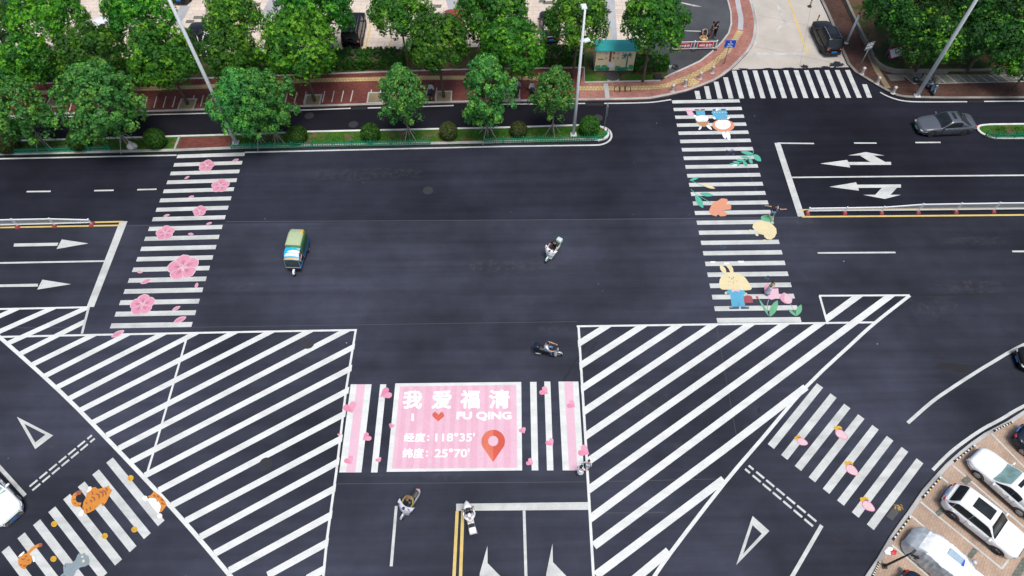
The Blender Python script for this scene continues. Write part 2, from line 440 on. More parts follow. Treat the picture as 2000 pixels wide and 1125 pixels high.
# ================================================================ THE SETTING
KH = .13
def gp(pts, z=0.0): return [G(x, y, z) for x, y in pts]
bm = bmesh.new(); wpoly(bm, [Vector(p) for p in ((-300, -120, -.30), (300, -120, -.30), (300, 400, -.30), (-300, 400, -.30))])
struct('ground', bm, 'soil')
bm = bmesh.new(); wpoly(bm, [Vector(p) for p in ((-90, -6, 0), (90, -6, 0), (90, 80, 0), (-90, 80, 0))])
struct('road', bm, 'asphalt')
bm = bmesh.new(); wpoly(bm, [G(-400, 446, .0012), G(2400, 415, .0012), G(2400, 60, .0012), G(-400, 130, .0012)]); struct('road', bm, 'asphalt_north')
bm = bmesh.new(); poly(bm, [(-300, 280), (-300, 200), (1183, 185), (1183, 249), (1127, 247), (600, 258), (43, 277)], .0018); struct('service_road', bm, 'asphalt_shade')

OUT_L = [(-90, 234), (0, 229.5), (99, 224), (273, 219.5), (412, 215), (562, 210), (726, 205), (890, 200.5), (1127, 196), (1230, 194.6), (1270, 193), (1307, 186),
         (1340, 178), (1369, 168), (1394, 158), (1413, 147), (1428, 135.5), (1440, 124), (1462, 101), (1471, 86), (1476, 70), (1478.5, 46), (1473.5, 18.5), (1468.5, 0), (1460, -28)]
IN_L = [(1415, -28), (1423, 0), (1429, 23), (1430, 46), (1425, 65), (1411, 83), (1392, 102), (1369, 120), (1335, 136), (1312, 146), (1299, 153), (1290, 159), (1142, 162), (1140, 133), (1082, 134),
        (880, 137.5), (747, 141.5), (625, 146), (400, 154), (102, 163.5), (0, 166), (-90, 169)]
outl, inl = gp(OUT_L, KH), gp(IN_L, KH)
i0 = [p[0] for p in OUT_L].index(1127); j0 = [p[0] for p in IN_L].index(1140)
slab('pavement', outl[i0:]+inl[:j0+1], -.02, KH, 'brick')
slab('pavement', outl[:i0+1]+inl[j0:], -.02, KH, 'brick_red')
kerb('kerb', [Vector((p.x, p.y, 0)) for p in outl], .26, KH+.006, 'kerb', 1)
_l, _r = strip([Vector((p.x, p.y, 0)) for p in inl[:12]], .0, .0)
kerb('kerb', [Vector((p.x, p.y, 0)) for p in inl[:11]], .16, KH+.03, 'kerb', -1)
kerb('kerb', [Vector((p.x, p.y, 0)) for p in inl[11:]], .16, KH+.05, 'kerb', -1)

# planting strip, far parking lot and asphalt yard
PS = gp([(-90, 169), (0, 166), (102, 163.5), (400, 154), (625, 146), (747, 141.5), (880, 137.5), (1082, 134), (1140, 133), (1142, 162), (1290, 159), (1304, 150), (1304, 114),
         (1240, 84), (1136, 86), (1050, 88), (715, 98), (300, 112), (0, 122), (-90, 125)], .12)
slab('planting_bed', PS, -.02, .12, 'soil')
bm = bmesh.new(); poly(bm, [(1143, 161), (1187, 160.5), (1180, 145), (1145, 145)], .135); poly(bm, [(1211, 160), (1287, 158), (1300, 147), (1215, 144)], .135)
struct('lawn', bm, 'grass')
LOT = gp([(-90, 125), (0, 122), (300, 112), (715, 98), (1050, 88), (1136, 86), (1240, 84), (1262, 95), (1262, -60), (-140, -60)], .10)
slab('parking_lot', LOT, -.02, .10, 'tile_lot')
YARD = gp([(1262, 95), (1304, 114), (1304, 150), (1312, 146), (1335, 136), (1369, 120), (1392, 102), (1411, 83), (1425, 65), (1430, 46), (1429, 23), (1423, 0), (1410, -60), (1262, -60)], .10)
slab('yard', YARD, -.02, .10, 'asphalt_old')
bm = bmesh.new()
for q in ([(352, 12), (372, 12), (352, 48), (330, 48)], [(505, 36), (538, 36), (560, -8), (530, -8)], [(1183, 82), (1206, 82), (1200, -10), (1184, -10)],
          [(880, 33), (905, 33), (890, -10), (868, -10)], [(12, 40), (30, 40), (52, -8), (22, -8)]): poly(bm, q, .108)
struct('paving_band', bm, 'band')
bm = bmesh.new()
for x, y, a in ((148, 20, 9), (160, 19, 7), (388, 34, 9), (372, 42, 8), (500, 8, 10), (855, 12, 8), (1072, 5, 10), (1060, 2, 6)):
    poly(bm, [(x-a, y-3), (x+a, y-3), (x+a-2, y+3), (x-a-2, y+3)], .112)
struct('drain_cover', bm, 'grasspaver')
bm = bmesh.new()
for a, b in (((724.6, 48), (713, 97)), ((764, 78), (757, 97)), ((1046, 48), (1050, 88)), ((1186, 48), (1192, 84)), ((600, 20), (640, 60)), ((1262, 30), (1166, 31)), ((604, 98), (620, 40)), ((500, 98), (520, 50)),
             ((840, 94), (842, 50)), ((940, 92), (938, 50)), ((1020, 48), (1022, 88))): line(bm, a, b, .12, .112)
struct('bay_line', bm, 'yellow')
bm = bmesh.new(); line(bm, (1335, 60), (1369, 61), .12, .108)
poly(bm, [(1350, 8), (1371, 13), (1352, 12)], .108); line(bm, (1330, 5), (1352, 10), .2, .108)
struct('yard_line', bm, 'worn')

# concrete side street
bm = bmesh.new(); poly(bm, [(1405, 150), (1429, 136.3), (1494, 134), (1545, 133.4), (1619, 132), (1660, 131), (1660, 100), (1640, 30), (1612, -40), (1440, -40), (1460, 60), (1440, 110)], .004)
struct('side_street', bm, 'street')
bm = bmesh.new(); random.seed(3)
for cx, cy, rx, ry in ((1571, 130, 9, 4.2), (1634, 126, 18, 7), (1612, 131, 12, 2.5), (1500, 133.5, 10, 1.4), (1452, 134.5, 12, 1.5), (1540, 133, 16, 1.5), (1594, 132.5, 10, 1.4)):
    n = 90; f = lambda k: .78+.45*noise.noise(Vector((cos(2*pi*k/n)*2.2+cx, sin(2*pi*k/n)*2.2, 0)))+.28*noise.noise(Vector((cos(2*pi*k/n)*9+cx, sin(2*pi*k/n)*9, 3))); poly(bm, [(cx+rx*cos(2*pi*k/n)*f(k), cy+ry*sin(2*pi*k/n)*f(k)) for k in range(n)], .007)
struct('asphalt_spill', bm, 'asphalt')
bm = bmesh.new()
poly(bm, [(1464, 102.6), (1575, 102.6), (1577, 107.6), (1463, 107.4)], .008)
pline(bm, [(1465, -20), (1474, 15), (1479, 40), (1481, 60), (1478, 78), (1470, 95)], .14, .009, 4)
line(bm, (1594, -20), (1608, 36), .14, .0095); line(bm, (1633, 92), (1653, 130), .14, .0095)
poly(bm, [(1515, 7), (1521, 9), (1538, 46), (1520, 58), (1524, 70), (1514, 57), (1512, 44), (1515, 56), (1531, 44)], .0085)
struct('street_marking', bm, 'worn')
bm = bmesh.new(); line(bm, (1533, -20), (1578, 107), .17, .010); struct('centre_line', bm, 'yellow')

# pavement details: tactile path, tree pits, stall lines
bm = bmesh.new(); TZ = KH+.004
pline(bm, [(-90, 187), (102, 180), (400, 169), (610, 157), (800, 152), (1000, 151), (1100, 156)], .55, TZ)
struct('tactile_path', bm, 'tactile')
bm = bmesh.new()
pline(bm, [(1130, 172.5), (1180, 172.5), (1230, 172), (1290, 169), (1320, 160), (1350, 148), (1378, 134), (1400, 118), (1420, 100), (1434, 80), (1446, 60)], .55, TZ, 4)
struct('tactile_path', bm, 'tactile')
bm = bmesh.new(); pline(bm, [(1446, 58), (1447, 35), (1443, 15), (1438, -15)], .5, TZ, 3); struct('worn_path', bm, 'band')
bm = bmesh.new(); poly(bm, [(1345, 155), (1352, 151), (1368, 161), (1352, 169), (1343, 168)], TZ+.004); struct('tactile_path', bm, 'tactile')
PITS = [(111, 201), (240, 206), (367, 206), (490, 200), (612, 198), (734, 193.5), (867, 191), (1000, 187)]
bm = bmesh.new(); bm2 = bmesh.new()
for x, y in PITS:
    c = G(x, y, 0); s = .62
    wpoly(bm, [Vector((c.x+a, c.y+b, TZ+.003)) for a, b in ((-s, -s), (s, -s), (s, s), (-s, s))])
    for a, b in ((-1, 0), (1, 0), (0, -1), (0, 1)):
        box(bm2, (c.x+a*(s+.06), c.y+b*(s+.06), KH+.02), (.12 if a else 2*s+.24, .12 if b else 2*s, .05))
struct('tree_pit', bm, 'pit'); struct('pit_edging', bm2, 'kerb')
bm = bmesh.new(); x = 44
while x < 860:
    yb = 224-(x-44)*.0322; yt = yb-27
    if min(abs(x-p[0]) for p in PITS) > 4 and not 690 < x < 715: line(bm, (x, yb-5), (x+7-(x/900)*3, yt), .09, TZ+.002)
    x += 18.3
struct('stall_line', bm, 'worn')
bm = bmesh.new(); line(bm, (1183, 163), (1187, 193), .4, TZ+.003); struct('paving_band', bm, 'band')
bm = bmesh.new()
for k in range(3): 
    a = 1200+k*11; pts = [(a, 168.5), (a+9, 168.3), (a+9.5, 179), (a, 179.2), (a, 168.5)]; pline(bm, pts, .07, TZ+.009)
struct('tactile_frame', bm, 'black')
bm = bmesh.new(); poly(bm, [(1185, 145), (1207, 144.5), (1210, 160), (1187, 160.5)], .14); struct('manhole_surround', bm, 'band')
bm = bmesh.new(); c = G(1196, 151, 0); lathe(bm, [(0, .165), (.62, .165), (.66, .15), (.66, .12)], 24, Matrix.Translation((c.x, c.y, 0)))
struct('manhole_cover', bm, 'conc_manhole')

# tree-lined median
MED_T = [(-90, 279), (43, 275), (498, 262), (602, 257.5), (980, 249.5), (1127, 245), (1160, 245.5), (1176, 249), (1186, 256), (1190, 264), (1184, 272), (1168, 276.5)]
MED_B = [(980, 281), (480, 292), (345, 297.5), (0, 305), (-90, 307)]
mt, mb = gp(MED_T, 0), gp(MED_B, 0)
slab('median_lawn', mt+mb, -.02, .12, 'grass')
kerb('kerb', catmull(mt[:5], 1)+catmull(mt[5:], 4), .20, .155, 'kerbw', -1)
kerb('kerb', [mt[-1]]+mb, .28, .15, 'kerb', -1)
bm = bmesh.new(); poly(bm, [(354, 269), (458, 265.5), (452, 290.5), (344, 293)], .142); struct('median_crossing', bm, 'brick_red')
bm = bmesh.new()
for a, b in (((352, 268), (342, 294)), ((460, 265), (454, 291))): 
    A, B = G(*a), G(*b); d = (B-A).normalized(); n = Vector((-d.y, d.x, 0))*.08
    loft(bm, [[A-n+Vector((0, 0, z)) for z in (0, .17)]+[A+n+Vector((0, 0, z)) for z in (.17, 0)], [B-n+Vector((0, 0, z)) for z in (0, .17)]+[B+n+Vector((0, 0, z)) for z in (.17, 0)]])
struct('kerb', bm, 'kerb')
RM = catmull(gp([(2090, 242), (1960, 243), (1925, 244), (1909, 247), (1906.5, 254), (1915, 263), (1932, 270), (1960, 273), (2090, 271.5)], 0), 4)
slab('median_lawn', RM, -.02, .12, 'grass')
kerb('kerb', RM, .2, .155, 'kerbw', 1)
# grass blades on the medians
def blades(name, areas, n, hmin, hmax):
    bmv, bmf = [], []
    for k in range(n):
        x0, y0, x1, y1 = random.choice(areas)
        c = G(random.uniform(x0, x1), 0, 0); t = random.random()
        px_ = x0+(x1-x0)*t; py_ = y0+(y1-y0)*t+random.uniform(-9, 9)
        c = G(px_, py_, .12); a = random.uniform(0, 2*pi); h = random.uniform(hmin, hmax); wd = .02
        d = Vector((cos(a), sin(a), 0)); lean = Vector((random.uniform(-.6, .6), random.uniform(-.6, .6), 1)).normalized()
        i = len(bmv); bmv += [c-d*wd, c+d*wd, c+lean*h]; bmf.append((i, i+1, i+2))
    o = mesh_obj(name, (bmv, bmf), 'grass'); o['kind'] = 'stuff'; return o
random.seed(5)
blades('grass', [(-20, 289, 340, 280), (465, 280, 1170, 262)], 5200, .06, .2)
blades('grass', [(1935, 257, 2040, 257)], 900, .06, .2)

# right-hand block: pavement, wall and planted ground
OUT_R = [(1596, -28), (1603, 0), (1615, 25), (1630, 60), (1641, 92), (1655, 124), (1669, 140), (1692, 154), (1715, 168), (1739, 181), (1752, 187), (1767, 190), (1790, 191.5), (1850, 192.5), (2000, 192), (2100, 191)]
IN_R = [(2100, 143), (2000, 143.5), (1850, 144), (1762, 144.5), (1739, 142), (1720, 135), (1704, 121), (1692, 95), (1674, 61), (1646, 0), (1634, -28)]
outr, inr = gp(OUT_R, KH), gp(IN_R, KH)
slab('pavement', outr+inr, -.02, KH, 'brick_dirty_shade')
bm = bmesh.new(); poly(bm, [(1766, 145.5), (2100, 144), (2100, 157), (1786, 163)], KH+.002); struct('stall_shade', bm, 'grasspaver')  # dark sheet laid over the stalls as painted tree shade
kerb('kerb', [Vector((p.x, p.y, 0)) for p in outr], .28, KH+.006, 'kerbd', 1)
bm = bmesh.new()
for k in range(13):
    x = 1764+k*21; line(bm, (x, 146), (x+21, 163.6-(k*.4)), .07, TZ)
line(bm, (1785, 163.8), (2080, 157.5), .07, TZ+.002)
struct('stall_line', bm, 'worn')
bm = bmesh.new(); pline(bm, [(1655, -20), (1668, 20), (1690, 75), (1700, 110), (1712, 135), (1735, 172)], .5, TZ); struct('tactile_path', bm, 'pit')
bm = bmesh.new(); poly(bm, [(1731, 145), (1764, 145.5), (1768, 157), (1740, 158)], TZ+.004); struct('paving_band', bm, 'wallc')
slab('planted_ground', [Vector((p.x, p.y, 0)) for p in inr]+gp([(1660, -60), (2160, -60)], 0), -.02, .40, 'soil')
wl = catmull([Vector((p.x, p.y, 0)) for p in inr], 3)
a, b = strip(wl, 0, -.24)
bm = bmesh.new()
loft(bm, [[Vector((p.x, p.y, 0)), Vector((p.x, p.y, .52)), Vector((q.x, q.y, .52)), Vector((q.x, q.y, 0))] for p, q in zip(a, b)])
wo = mesh_obj('planter_wall', bm, 'wallc'); tag(wo, 'low dirty concrete wall curving round the dense trees at the corner', 'wall')

# near right car park
KR = [(2100, 748), (2000, 793), (1966, 823), (1920, 847), (1897, 863), (1872, 883), (1846, 906), (1830, 923), (1800, 957), (1770, 1001), (1753, 1024), (1736, 1049), (1712, 1090), (1689, 1124), (1672, 1155)]
KR = [(2100, 752), (2050, 775), (2000, 801)]+KR[2:]
kr = gp(KR, 0)
slab('parking_lot', kr+gp([(1900, 1320), (2300, 1200), (2200, 800)], 0), -.02, .11, 'brick_lot')
kerb('kerb', kr, .24, .13, 'kerb', -1 if False else 1)
LZ = .118
bm = bmesh.new()
for a, b in (((1936, 846), (2010, 922)), ((1860, 908), (2010, 1038)), ((1834, 929), (1852, 943)), ((1798, 980), (1957, 1111)), ((1778, 1006), (1806, 1030)), ((1742, 1064), (1816, 1128)), ((1957, 1111), (2002, 1046)),
             ((1903, 868), (1912, 878)), ((2002, 1046), (2060, 980)), ((1816, 1128), (1850, 1158))): line(bm, a, b, .11, LZ+random.uniform(0, .003))
struct('bay_line', bm, 'white')
bm = bmesh.new()
for q in ([(1876, 938), (1889, 929), (1899, 938), (1886, 947)], [(1826, 1001), (1838, 990), (1846, 998), (1833, 1009)], [(1888, 1086), (1901, 1069), (1911, 1076), (1897, 1092)], [(1975, 1125), (1998, 1088), (2012, 1094), (1990, 1132)],
          [(1752, 1112), (1756, 1106), (1764, 1112), (1760, 1118)], [(1990, 976), (2002, 968), (2006, 974), (1996, 984)]): poly(bm, q, .121)
struct('paving_patch', bm, 'grasspaver')

# ================================================================ ROAD MARKINGS
def crosswalk(mat, L0, R0, L1, R1, n, frac, z=.006, name='crosswalk'):
    a0, b0, a1, b1 = G(*L0, z), G(*R0, z), G(*L1, z), G(*R1, z)
    bm = bmesh.new(); per = (a1-a0).length/(n-1)
    for k in range(n):
        t = k/(n-1); wline(bm, a0.lerp(a1, t), b0.lerp(b1, t), per*frac, z)
    return struct(name, bm, mat)
crosswalk('white', (346, 305.5), (478, 301), (216.2, 636.5), (375, 633.6), 18, .42)
crosswalk('white', (1312.7, 199), (1444.6, 196.8), (1400.4, 626), (1564.2, 624), 24, .41)
bm = bmesh.new()
tops = [(1361, 177.5), (1379.5, 168.3), (1398.5, 159.5), (1417, 151)]+[(1434+k*20.1, 138-k*.13) for k in range(12)]+[(1688.5, 164.5)]
bots = [(1364.5, 193.3), (1385, 193), (1406.5, 192.6), (1428, 192.4)]+[(1448.7+k*20.9, 192-k*.1) for k in range(12)]+[(1698.5, 190.6)]
for t, b in zip(tops, bots): line(bm, t, b, .43, .006)
struct('crosswalk', bm, 'white')
crosswalk('white', (1505.6, 872), (1601.6, 752.8), (1699.8, 1029.6), (1796.8, 900), 8, .46)
crosswalk('white', (214, 898.6), (315, 1022), (10.3, 1072), (112, 1208), 8, .46)
# centre crossing round the mural
X7 = lambda x, y: (640+x/2.7778, 720+y/2.7778)
bm = bmesh.new()
for q in (((125, 85), (238, 85), (183, 563), (63, 563)), ((285, 85), (318, 85), (270, 563), (235, 563)), ((367, 80), (1050, 72), (1055, 552), (320, 560)),
          ((1098, 72), (1133, 72), (1143, 552), (1107, 552)), ((1175, 70), (1208, 70), (1225, 552), (1190, 552)), ((1252, 70), (1360, 70), (1390, 552), (1275, 552))):
    poly(bm, [X7(*p) for p in q], .0065)
struct('crosswalk', bm, 'white2')
bm = bmesh.new()
for q in (((158, 85), (203, 85), (150, 562), (100, 562)), ((1283, 71), (1330, 71), (1355, 551), (1310, 551)), ((392, 97), (1023, 88), (1029, 537), (348, 543))):
    poly(bm, [X7(*p) for p in q], .0105)
struct('mural', bm, 'pink')
bm = bmesh.new(); random.seed(12); t = 0.03
while t < .97:
    wd = random.choice((.03, .045, .06)); t1 = min(.985, t+wd)
    A = lambda t: (392+631*t, 97-9*t); B = lambda t: (348+681*t, 543-6*t)
    poly(bm, [X7(*p) for p in (A(t), A(t1), B(t1), B(t))], .0135); t = t1+random.choice((.02, .035, .05))
struct('mural_stripe', bm, paint('mural_stripe_pink', (.64, .375, .47), .06))
# solid and broken lines
bm = bmesh.new(); Z = .0085
def L(pts, wd=.15): 
    global Z
    Z += .00012
    for a, b in zip(pts, pts[1:]): line(bm, a, b, wd, Z)
def Q(pts):
    global Z
    Z += .00012; poly(bm, pts, Z)
L([(-40, 311), (0, 310), (345, 303)], .15)
L([(478, 297.5), (980, 286), (1150, 283.5)], .15)
pl = [(1150, 283.6), (1173, 282.5), (1187, 277), (1194, 268), (1192, 257), (1182, 249), (1170, 246.5)]
struct('lane_line', bm, 'white'); bm = bmesh.new(); pline(bm, pl, .16, .009, 5); struct('lane_line', bm, 'white'); bm = bmesh.new()
for s in ([(-40, 235), (0, 232.5), (100, 228.5), (410, 221)], [(563, 216), (685, 211.5)], [(718, 210.8), (806, 208.5), (886, 206)], [(978, 203.5), (1143, 202)]): L(s, .14)
L([(1180, 202), (1240, 201)], .14)
struct('lane_line', bm, 'white'); bm = bmesh.new(); pline(bm, [(1240, 201), (1275, 199.5), (1311, 194.5)], .14, .009, 4); struct('lane_line', bm, 'white'); bm = bmesh.new()
pline(bm, [(1719, 180), (1732, 187), (1748, 193), (1766, 197), (1796, 198.8), (1889, 198.6)], .14, .009, 4); struct('lane_line', bm, 'white'); bm = bmesh.new()
L([(1922, 198), (2080, 197)], .14)
for d in (((52, 374.2), (99, 373.7)), ((184, 372.3), (222, 371.6)), ((268, 370.5), (306, 369.5)), ((1668, 279.3), (1712, 279.4)), ((1788, 278.4), (1837, 278)), ((1597, 494), (1749, 493)), ((1977, 491), (2080, 490.5)),
          ((1518, 279.5), (1590, 280.2))): L(d, .15)
L([(-60, 514.6), (0, 513.6), (207, 509.8)]); L([(1545, 346.5), (1800, 344), (2080, 341.5)])
# stop lines
Q([(234, 432), (249, 432), (183.5, 599.5), (169, 599.5)]); L([(173.5, 599), (160, 651.5)], .17)
Q([(1512.5, 279), (1524, 279.5), (1572, 422.5), (1558.5, 423)])
Q([(891, 983.8), (1149.5, 980.6), (1150, 995.7), (891, 997.6)])
# arrows
Q([(-40, 556.5), (74, 554), (74, 559.6), (-40, 561)]); Q([(72.7, 565.5), (82.6, 546.2), (138.7, 555)])
Q([(27.8, 475.6), (114, 474), (111.5, 480), (26.3, 481.6)]); Q([(110.5, 486.3), (120.7, 467.6), (172.5, 475.4)])
Y = lambda x, y: (1480+x/3.846, 240+y/3.846)
for q in ([(470, 305), (670, 278), (683, 296), (693, 335)], [(683, 294), (1000, 293), (1003, 315), (690, 316)], [(845, 293), (768, 246), (868, 244), (957, 293)], [(680, 244), (812, 219), (952, 245)],
          [(538, 480), (738, 446), (750, 470), (760, 509)], [(748, 464), (1075, 462), (1076, 486), (755, 488)], [(932, 487), (1046, 487), (996, 541), (880, 543)], [(790, 540), (1075, 540), (955, 571)]): Q([Y(*p) for p in q])
Q([(952, 1066), (952.4, 1100), (978, 1126), (1000, 1150), (936, 1150), (937, 1120)]); Q([(1079, 1062), (1080, 1098), (1107, 1126), (1130, 1150), (1066, 1150), (1067, 1120)])
# bottom lane lines
L([(774, 988), (764, 1106)], .17); L([(1023.6, 997), (1028, 1150)], .17)
# turning lanes
L([(1605, 1026), (1546, 1128), (1520, 1180)], .22)
struct('lane_line', bm, 'white'); bm = bmesh.new(); pline(bm, [(2100, 635), (2000, 673), (1936, 709), (1900, 731), (1860, 757), (1820, 785), (1773, 826)], .21, .009, 4); struct('lane_line', bm, 'white'); bm = bmesh.new()
pline(bm, [(2100, 748), (2000, 793), (1955, 819), (1922, 836.5), (1889, 858.5), (1855, 885), (1822, 918)], .2, .009, 4); struct('lane_line', bm, 'white'); bm = bmesh.new()
L([(-60, 846), (-5, 908), (49, 968)], .22)
for row in (((1457.5, 905.5), (1598.5, 1022)), ((1450.5, 912), (1592, 1031.5)), ((184, 846.5), (54, 953.5)), ((189.5, 852.8), (59.5, 961))):
    A, B = G(*row[0]), G(*row[1]); n = 7
    for k in range(n):
        s = (k+.0)/n+ (.0 if k else .035); e = (k+.80)/n if k else .105
        p, q = A.lerp(B, s), A.lerp(B, min(1, e)); wline(bm, p, q, .14, .0085)
def tri(out, inn):
    for i in range(3):
        j = (i+1) % 3; Q([out[i], out[j], inn[j], inn[i]])
g3 = lambda x, y: (1400+x/3.75, 825+y/3.75); h3 = lambda x, y: (x/6.25, 780+y/6.25)
tri([g3(262, 685), g3(385, 795), g3(142, 1045)], [g3(262, 752), g3(330, 815), g3(193, 963)])
tri([h3(205, 212), h3(648, 440), h3(430, 607)], [h3(295, 298), h3(555, 430), h3(430, 525)])
struct('lane_line', bm, 'white'); bm = bmesh.new()
# hatched islands: outline
L([(-60, 659.5), (0, 658), (160, 654.5), (340, 651), (520, 647.5), (697, 644.5)], .15)
L([(695, 643.5), (676, 760), (657, 920), (638.7, 1052), (630, 1140)], .15)
L([(-60, 604), (0, 603.6), (172, 600)], .15)
L([(366.5, 653), (306.7, 860), (287, 925)], .14)
struct('hatching', bm, 'white2'); bm = bmesh.new(); pline(bm, [(-60, 610), (0, 659), (120, 767), (208, 856), (300, 953), (380, 1042), (460, 1137)], .24, .0125, 3); struct('hatching', bm, 'white2'); bm = bmesh.new()
L([(1126.5, 637.3), (1400, 633.4), (1710, 629.5)], .15); L([(1130, 637), (1145, 880), (1160, 1140)], .16)
L([(1600, 577.6), (1777, 576.6)], .15); L([(1601, 577.6), (1616.5, 633)], .15)
struct('hatching', bm, 'white2'); bm = bmesh.new(); pline(bm, [(1777, 577), (1709, 630.5), (1660, 674.7), (1577, 753), (1490, 855), (1416, 942), (1311, 1078), (1262, 1150)], .22, .0125, 3); struct('hatching', bm, 'white2'); bm = bmesh.new()
Z = .0052
hl = [((-20, 626), (24, 606.5)), ((-20, 656), (95, 605)), ((14.7, 671), (41, 655.5), (163, 604)), ((38.7, 691.5), (118.7, 652), (166, 628)),
      ((61.9, 712.8), (177.3, 656.5)), ((87.2, 734.7), (244, 655)), ((110.7, 756.8), (316, 653)), ((134, 779.2), (379, 652)), ((156.8, 801.3), (454.7, 650.5)),
      ((181.3, 825.3), (525.3, 649.5)), ((208, 850.7), (601.3, 648)), ((232, 876), (672, 647.5)), ((256, 901.8), (688, 679)), ((282.7, 929), (682.7, 720.8)), ((310, 958), (675.5, 764.8)),
      ((335.5, 987), (668.5, 810.7)), ((362.7, 1017.5), (662.7, 858.7)), ((391, 1049), (657, 904)), ((418.7, 1081.5), (650, 956)), ((447.5, 1115), (645, 1007)), ((522.7, 1123.7), (637, 1061)), ((600, 1130), (633, 1112))]
def clip_to(pts, cl):
    def area(p): return sum(p[i].x*p[(i+1) % len(p)].y-p[(i+1) % len(p)].x*p[i].y for i in range(len(p)))
    if area(cl) < 0: cl = cl[::-1]
    out = pts
    for i in range(len(cl)):
        a, b = cl[i], cl[(i+1) % len(cl)]; d = b-a; src, out = out, []
        if not src: return []
        sd_ = lambda p: d.x*(p.y-a.y)-d.y*(p.x-a.x)
        for j in range(len(src)):
            p, q = src[j], src[(j+1) % len(src)]; sp_, sq_ = sd_(p), sd_(q)
            if sp_ >= 0: out.append(p)
            if (sp_ >= 0) != (sq_ >= 0): out.append(p.lerp(q, sp_/(sp_-sq_)))
    return out
def hatch(pts, wd, islands, ext=1.6, ea=0.0):
    global Z
    P = [G(x, y, 0) for x, y in pts]
    a, b = P[0], P[-1]; d = (b-a).normalized(); n = Vector((-d.y, d.x, 0))*wd/2
    for isl in islands:
        Z += .00012; q = clip_to([a-d*ea-n, b+d*ext-n, b+d*ext+n, a-d*ea+n], [G(x, y, 0) for x, y in isl])
        if len(q) > 2: wpoly(bm, [Vector((p.x, p.y, Z)) for p in q])
IL = [[(-300, 664), (697, 644.5), (630, 1145), (-300, 1400)], [(-60, 604), (172, 600), (161, 653), (-60, 658)]]
IR = [[(1126.5, 637.3), (1709, 630.5), (1262, 1150), (1161, 1150)], [(1600, 577.6), (1777, 577), (1709, 630), (1616.5, 632)]]
for h in hl: hatch(h, .42, IL)
hr = [((1133.3, 669.3), (1181, 639.5)), ((1136.8, 712), (1250.7, 639)), ((1139, 757), (1320, 638)), ((1142.7, 802), (1389, 637)), ((1145, 850.7), (1460, 636.5)), ((1150.7, 899.7), (1529, 635)), ((1153, 954), (1598.7, 634)),
      ((1156.5, 1010), (1420, 818.7), (1652, 637), (1738, 578)), ((1160, 1066), (1420, 873.5), (1574, 756)), ((1164, 1123.7), (1413.5, 936)), ((1222, 1146), (1306, 1076)), ((1618.7, 620), (1674.7, 579))]
for h in hr:
    if h[-1] in ((1574, 756), (1413.5, 936), (1306, 1076)): L(h, .46)
    else: hatch(h, .455, IR, 1.6, 0 if h[0][0] > 1500 else 1.0)
struct('hatching', bm, 'white2'); bm = bmesh.new()
# yellow lines
L([(893, 998), (886, 1140)], .19); L([(904, 998), (899, 1140)], .19)
L([(-60, 440), (0, 438.4), (240, 432.8)], .15); L([(-60, 445), (0, 444.3), (236, 440)], .15)
L([(1566, 423.3), (1800, 421.5), (2080, 419)], .16); L([(1563, 410), (1800, 408), (2080, 405.5)], .16)
struct('centre_line', bm, 'yellow')
# seams and tyre scuffs in the asphalt
bm = bmesh.new(); Z = .0022
L([(440, 433), (800, 431), (1100, 429), (1560, 424)], .05); L([(247, 441), (440, 439)], .04); L([(1405, 190), (1500, 430)], .025); L([(320, 640), (1128, 628)], .03); L([(656, 945), (1155, 941)], .03)
L([(1152, 941), (1420, 935)], .03); L([(1400, 640), (1440, 860)], .025); L([(1158, 1002), (1300, 1001)], .03); L([(0, 640), (170, 640)], .03)
struct('road_seam', bm, paint('seam_grey', (.075, .078, .085), .2))
bm = bmesh.new(); Z = .003
random.seed(21)
def blot(cx, cy, rx, ry, z):
    n = 22; poly(bm, [(cx+rx*cos(2*pi*k/n)*random.uniform(.6, 1.1), cy+ry*sin(2*pi*k/n)*random.uniform(.55, 1.15)) for k in range(n)], z)
blot(1862, 716, 40, 8, .003); blot(1876, 722, 18, 7, .0034); blot(1643, 1053, 11, 3.5, .003); blot(1658, 1079, 3, 2.5, .003); blot(1482, 801, 3, 7, .003); blot(1830, 576, 55, 2.2, .003); blot(1905, 574, 30, 3, .003)
L([(1100, 745), (1155, 655)], .10); L([(1120, 735), (1165, 668)], .06)
struct('asphalt_stain', bm, paint('oil_stain', (.012, .012, .015), .2))

bm = bmesh.new(); random.seed(9)
for cx, cy, rx, ry in ((1572, 432, 30, 12), (285, 752, 14, 12), (1034, 688, 4, 12), (1465, 835, 30, 6), (1330, 870, 20, 10), (1820, 600, 60, 20), (1760, 1000, 25, 14), (90, 870, 30, 8), (1080, 640, 40, 10), (860, 930, 60, 9), (600, 690, 40, 30), (350, 860, 50, 30), (1250, 780, 60, 40), (1900, 560, 70, 16), (700, 340, 150, 14), (1000, 520, 120, 16), (450, 560, 100, 10), (1900, 470, 80, 10)): blot(cx, cy, rx, ry, .0036+random.random()*.0012)
struct('asphalt_dust', bm, dust('pale_dust', (.20, .20, .20), .22))
bm = bmesh.new()
for cx, cy in ((604, 226), (690, 243), (1168, 230), (602, 671), (519, 906), (836, 372)):
    c = G(cx, cy, .0165)
    wpoly(bm, [c+Vector((.42*cos(2*pi*k/24), .42*sin(2*pi*k/24), 0)) for k in range(24)])
struct('manhole_cover', bm, asphalt('iron_lid', (.036, .037, .044), 0, .3))
bm = bmesh.new()
for q in ([(687, 209.5), (716, 208.6), (716, 213.5), (687, 214.3)], [(1144, 201), (1178, 201), (1178, 206), (1144, 206)], [(1892, 196.5), (1920, 196.3), (1920, 200), (1892, 200)]): poly(bm, q, .0075)
struct('drain_grate', bm, 'trim')
